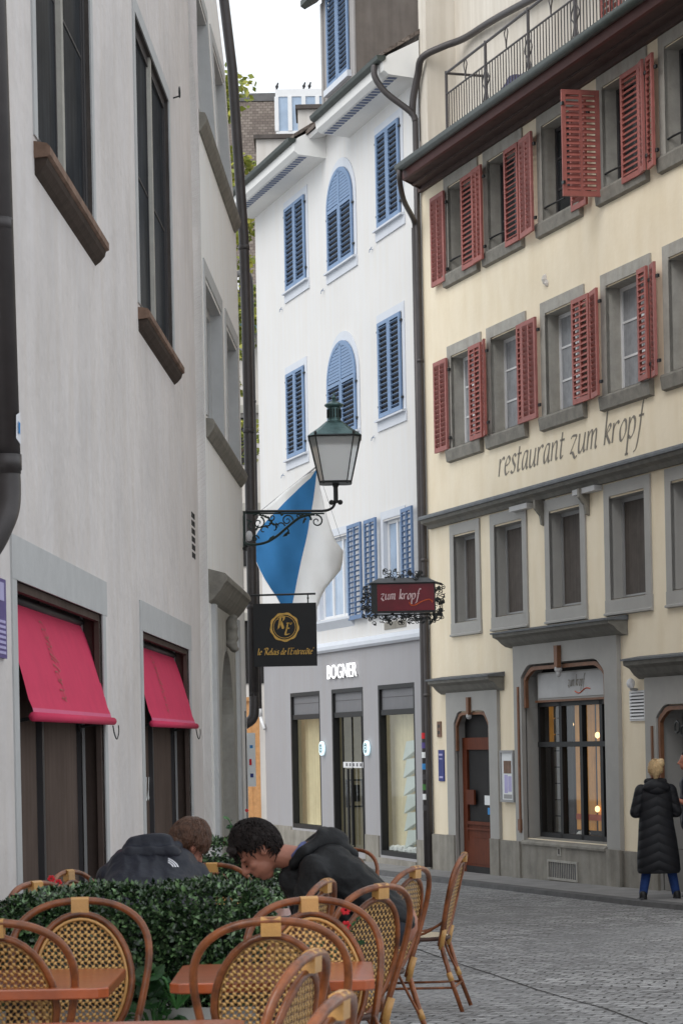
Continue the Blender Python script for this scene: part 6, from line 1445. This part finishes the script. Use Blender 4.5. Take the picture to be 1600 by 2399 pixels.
def woman():
    Y = 27.0; g = gz(Y); x0 = 3.60
    r = thing('person', 'blonde woman with a bun in a long black quilted coat and jeans, seen from behind', 'person', (x0, Y, g))
    Z = lambda z: g+z
    c = lambda x, y, z: (x0+x, Y+y, Z(z))
    body = [('e', c(.0, .02, 1.55), (.072, .092, .105)), ('c', c(0, .03, 1.49), c(0, .02, 1.36), .05, .06), ('c', c(0, .105, 1.55), c(0, .118, 1.53), .012, .014), ('e', c(0, .04, 1.49), (.055, .06, .055)), ('e', c(-.074, .02, 1.545), (.01, .02, .03)), ('e', c(.074, .02, 1.545), (.01, .02, .03)),
            ('c', c(0, 0, 1.3), c(0, 0, .95), .13, .14), ('c', c(-.16, 0, 1.33), c(.16, 0, 1.33), .05, .05)]
    jeans = [('c', c(-.08, 0, .92), c(.08, 0, .92), .12, .12)]; shoes = []
    for s, fx, fy in ((-1, -.17, .0), (1, .22, .02)):
        hp = c(s*.08, 0, .88); kn = c(s*.10 if s < 0 else .15, .03, .50); an = c(fx*.98, fy, .10)
        jeans += [('c', hp, kn, .088, .062), ('c', kn, add(an, 0, 0, .03), .062, .05)]; body += [('c', hp, kn, .07, .05), ('c', kn, an, .045, .03)]
        shoes.append(((x0+fx, Y+fy, g+.05), s))
    for s in (-1, 1):
        sp = c(s*.17, 0, 1.32); el = c(s*.245, .01, 1.06); wr = c(s*.12, .20, 1.05); body += [('c', sp, el, .04, .033), ('c', el, wr, .032, .024)]+fingers(wr, (-s*.5, .8, .1), (0, 0, 1), side=s)
    blob('body', 'skin', body, r, .010, 2); blob('jeans', 'jeans', jeans, r, .014, 3)
    # coat: one loft of elliptical sections
    m = mb('coat_quilted'); secs = [(.37, .235, .17, .02), (.40, .25, .185, .02), (.55, .245, .185, .015), (.75, .225, .175, .01), (.92, .205, .165, 0), (1.05, .19, .15, 0), (1.18, .195, .15, 0), (1.28, .205, .14, 0), (1.35, .18, .12, 0), (1.40, .11, .095, .0), (1.44, .075, .08, .01)]
    n = 28; vs = []
    for z, a, b, ox in secs:
        for k in range(n):
            q = 2*math.pi*k/n; vs.append(c(ox+a*math.cos(q), b*math.sin(q), z))
    m.add(vs, [(i*n+k, i*n+(k+1) % n, (i+1)*n+(k+1) % n, (i+1)*n+k) for i in range(len(secs)-1) for k in range(n)]); m.build('coat', r, True)
    for s in (-1, 1):
        m = mb('coat_quilted'); m.cap(c(s*.165, 0, 1.32), c(s*.235, .01, 1.07), .078, .068); m.cap(c(s*.235, .01, 1.07), c(s*.13, .18, 1.05), .068, .052); o = m.build('sleeve', r); remesh(o, .014, 3)
    blob('hood', 'coat_quilted', [('c', c(-.10, -.09, 1.36), c(.10, -.09, 1.36), .06, .06), ('e', c(0, -.10, 1.36), (.13, .085, .10)), ('c', c(-.09, 0, 1.42), c(.09, 0, 1.42), .045, .045)], r, .012, 3)
    ho = blob('hair', 'hair_blonde', [('e', c(0, -.005, 1.575), (.082, .092, .10)), ('e', c(.05, -.05, 1.635), (.055, .052, .052)), ('e', c(.065, -.06, 1.655), (.035, .035, .035)), ('c', c(0, -.05, 1.52), c(0, -.04, 1.47), .05, .03)], r, .009, 2, (.004, 45))
    strands(r, ho, 'hair_blonde', V(c(0, -.0, 1.55)), Matrix.Identity(3), (.083, .096, .104), 600, 4, .07, lambda x, y, z: (y > .3 and z < .5) or z < -.5, .003, .002, V((-.3, .6, .2)))
    for p, s in shoes:
        m = mb('shoe_black'); m.cap(add(p, 0, -.06, .0), add(p, s*.02, .15, -.01), .05, .042, 12); m.cap(add(p, 0, -.02, .0), add(p, 0, -.02, .08), .048, .045, 12); m.box(p[0]-.05, p[0]+.05, p[1]-.11, p[1]+.19, g, g+.028); m.build('shoe', r, True)
woman()
def man_edge():
    Y = 27.3; g = gz(Y); x0 = 4.08
    r = thing('person', 'person in dark clothes at the right edge with clasped hands, mostly outside the picture', 'person', (x0, Y, g))
    c = lambda x, y, z: (x0+x, Y+y, g+z)
    body = [('e', c(-.06, 0, 1.66), (.092, .076, .11)), ('c', c(-.04, 0, 1.58), c(0, 0, 1.45), .055, .06), ('c', c(-.155, 0, 1.655), c(-.17, 0, 1.625), .011, .014), ('e', c(-.1, 0, 1.6), (.055, .055, .055)), ('c', c(0, 0, 1.4), c(0, 0, 1.0), .14, .13), ('e', c(-.05, -.076, 1.65), (.02, .01, .03)), ('e', c(-.05, .076, 1.65), (.02, .01, .03))]
    jk = [('c', c(0, 0, 1.38), c(0, 0, .95), .16, .17), ('c', c(0, -.17, 1.40), c(0, .17, 1.40), .085, .085)]; tr = [('c', c(0, -.07, .92), c(0, .07, .92), .13, .13)]
    for s in (-1, 1):
        sp = c(0, s*.19, 1.4); el = c(.0, s*.24, 1.12); wr = c(-.20, s*.05, 1.20); body += [('c', sp, el, .045, .035), ('c', el, wr, .038, .028)]+fingers(wr, (-1, -s*.35, .1), (0, -s, .3), curl=.9, side=s)
        jk += [('c', sp, el, .08, .065)]; tr += [('c', c(0, s*.09, .9), c(.02, s*.1, .5), .09, .065), ('c', c(.02, s*.1, .5), c(.05, s*.1, .08), .06, .05)]; body += [('c', c(0, s*.09, .9), c(.02, s*.1, .5), .07, .05), ('c', c(.02, s*.1, .5), c(.05, s*.1, .1), .045, .035)]
        m = mb('shoe_black'); m.cap(c(.09, s*.1, .05), c(-.13, s*.1, .04), .045, .04, 12); m.build('shoe', r, True)
    blob('body', 'skin', body, r, .009, 2); blob('jacket', 'jacket_navy', jk, r, .014, 3, (.012, 9)); blob('trousers', 'trousers_dark', tr, r, .014, 3)
    blob('hair', 'hair_dark', [('e', c(-.04, 0, 1.70), (.096, .082, .10)), ('e', c(.0, 0, 1.65), (.075, .08, .085))], r, .01, 2, (.008, 40))
man_edge()
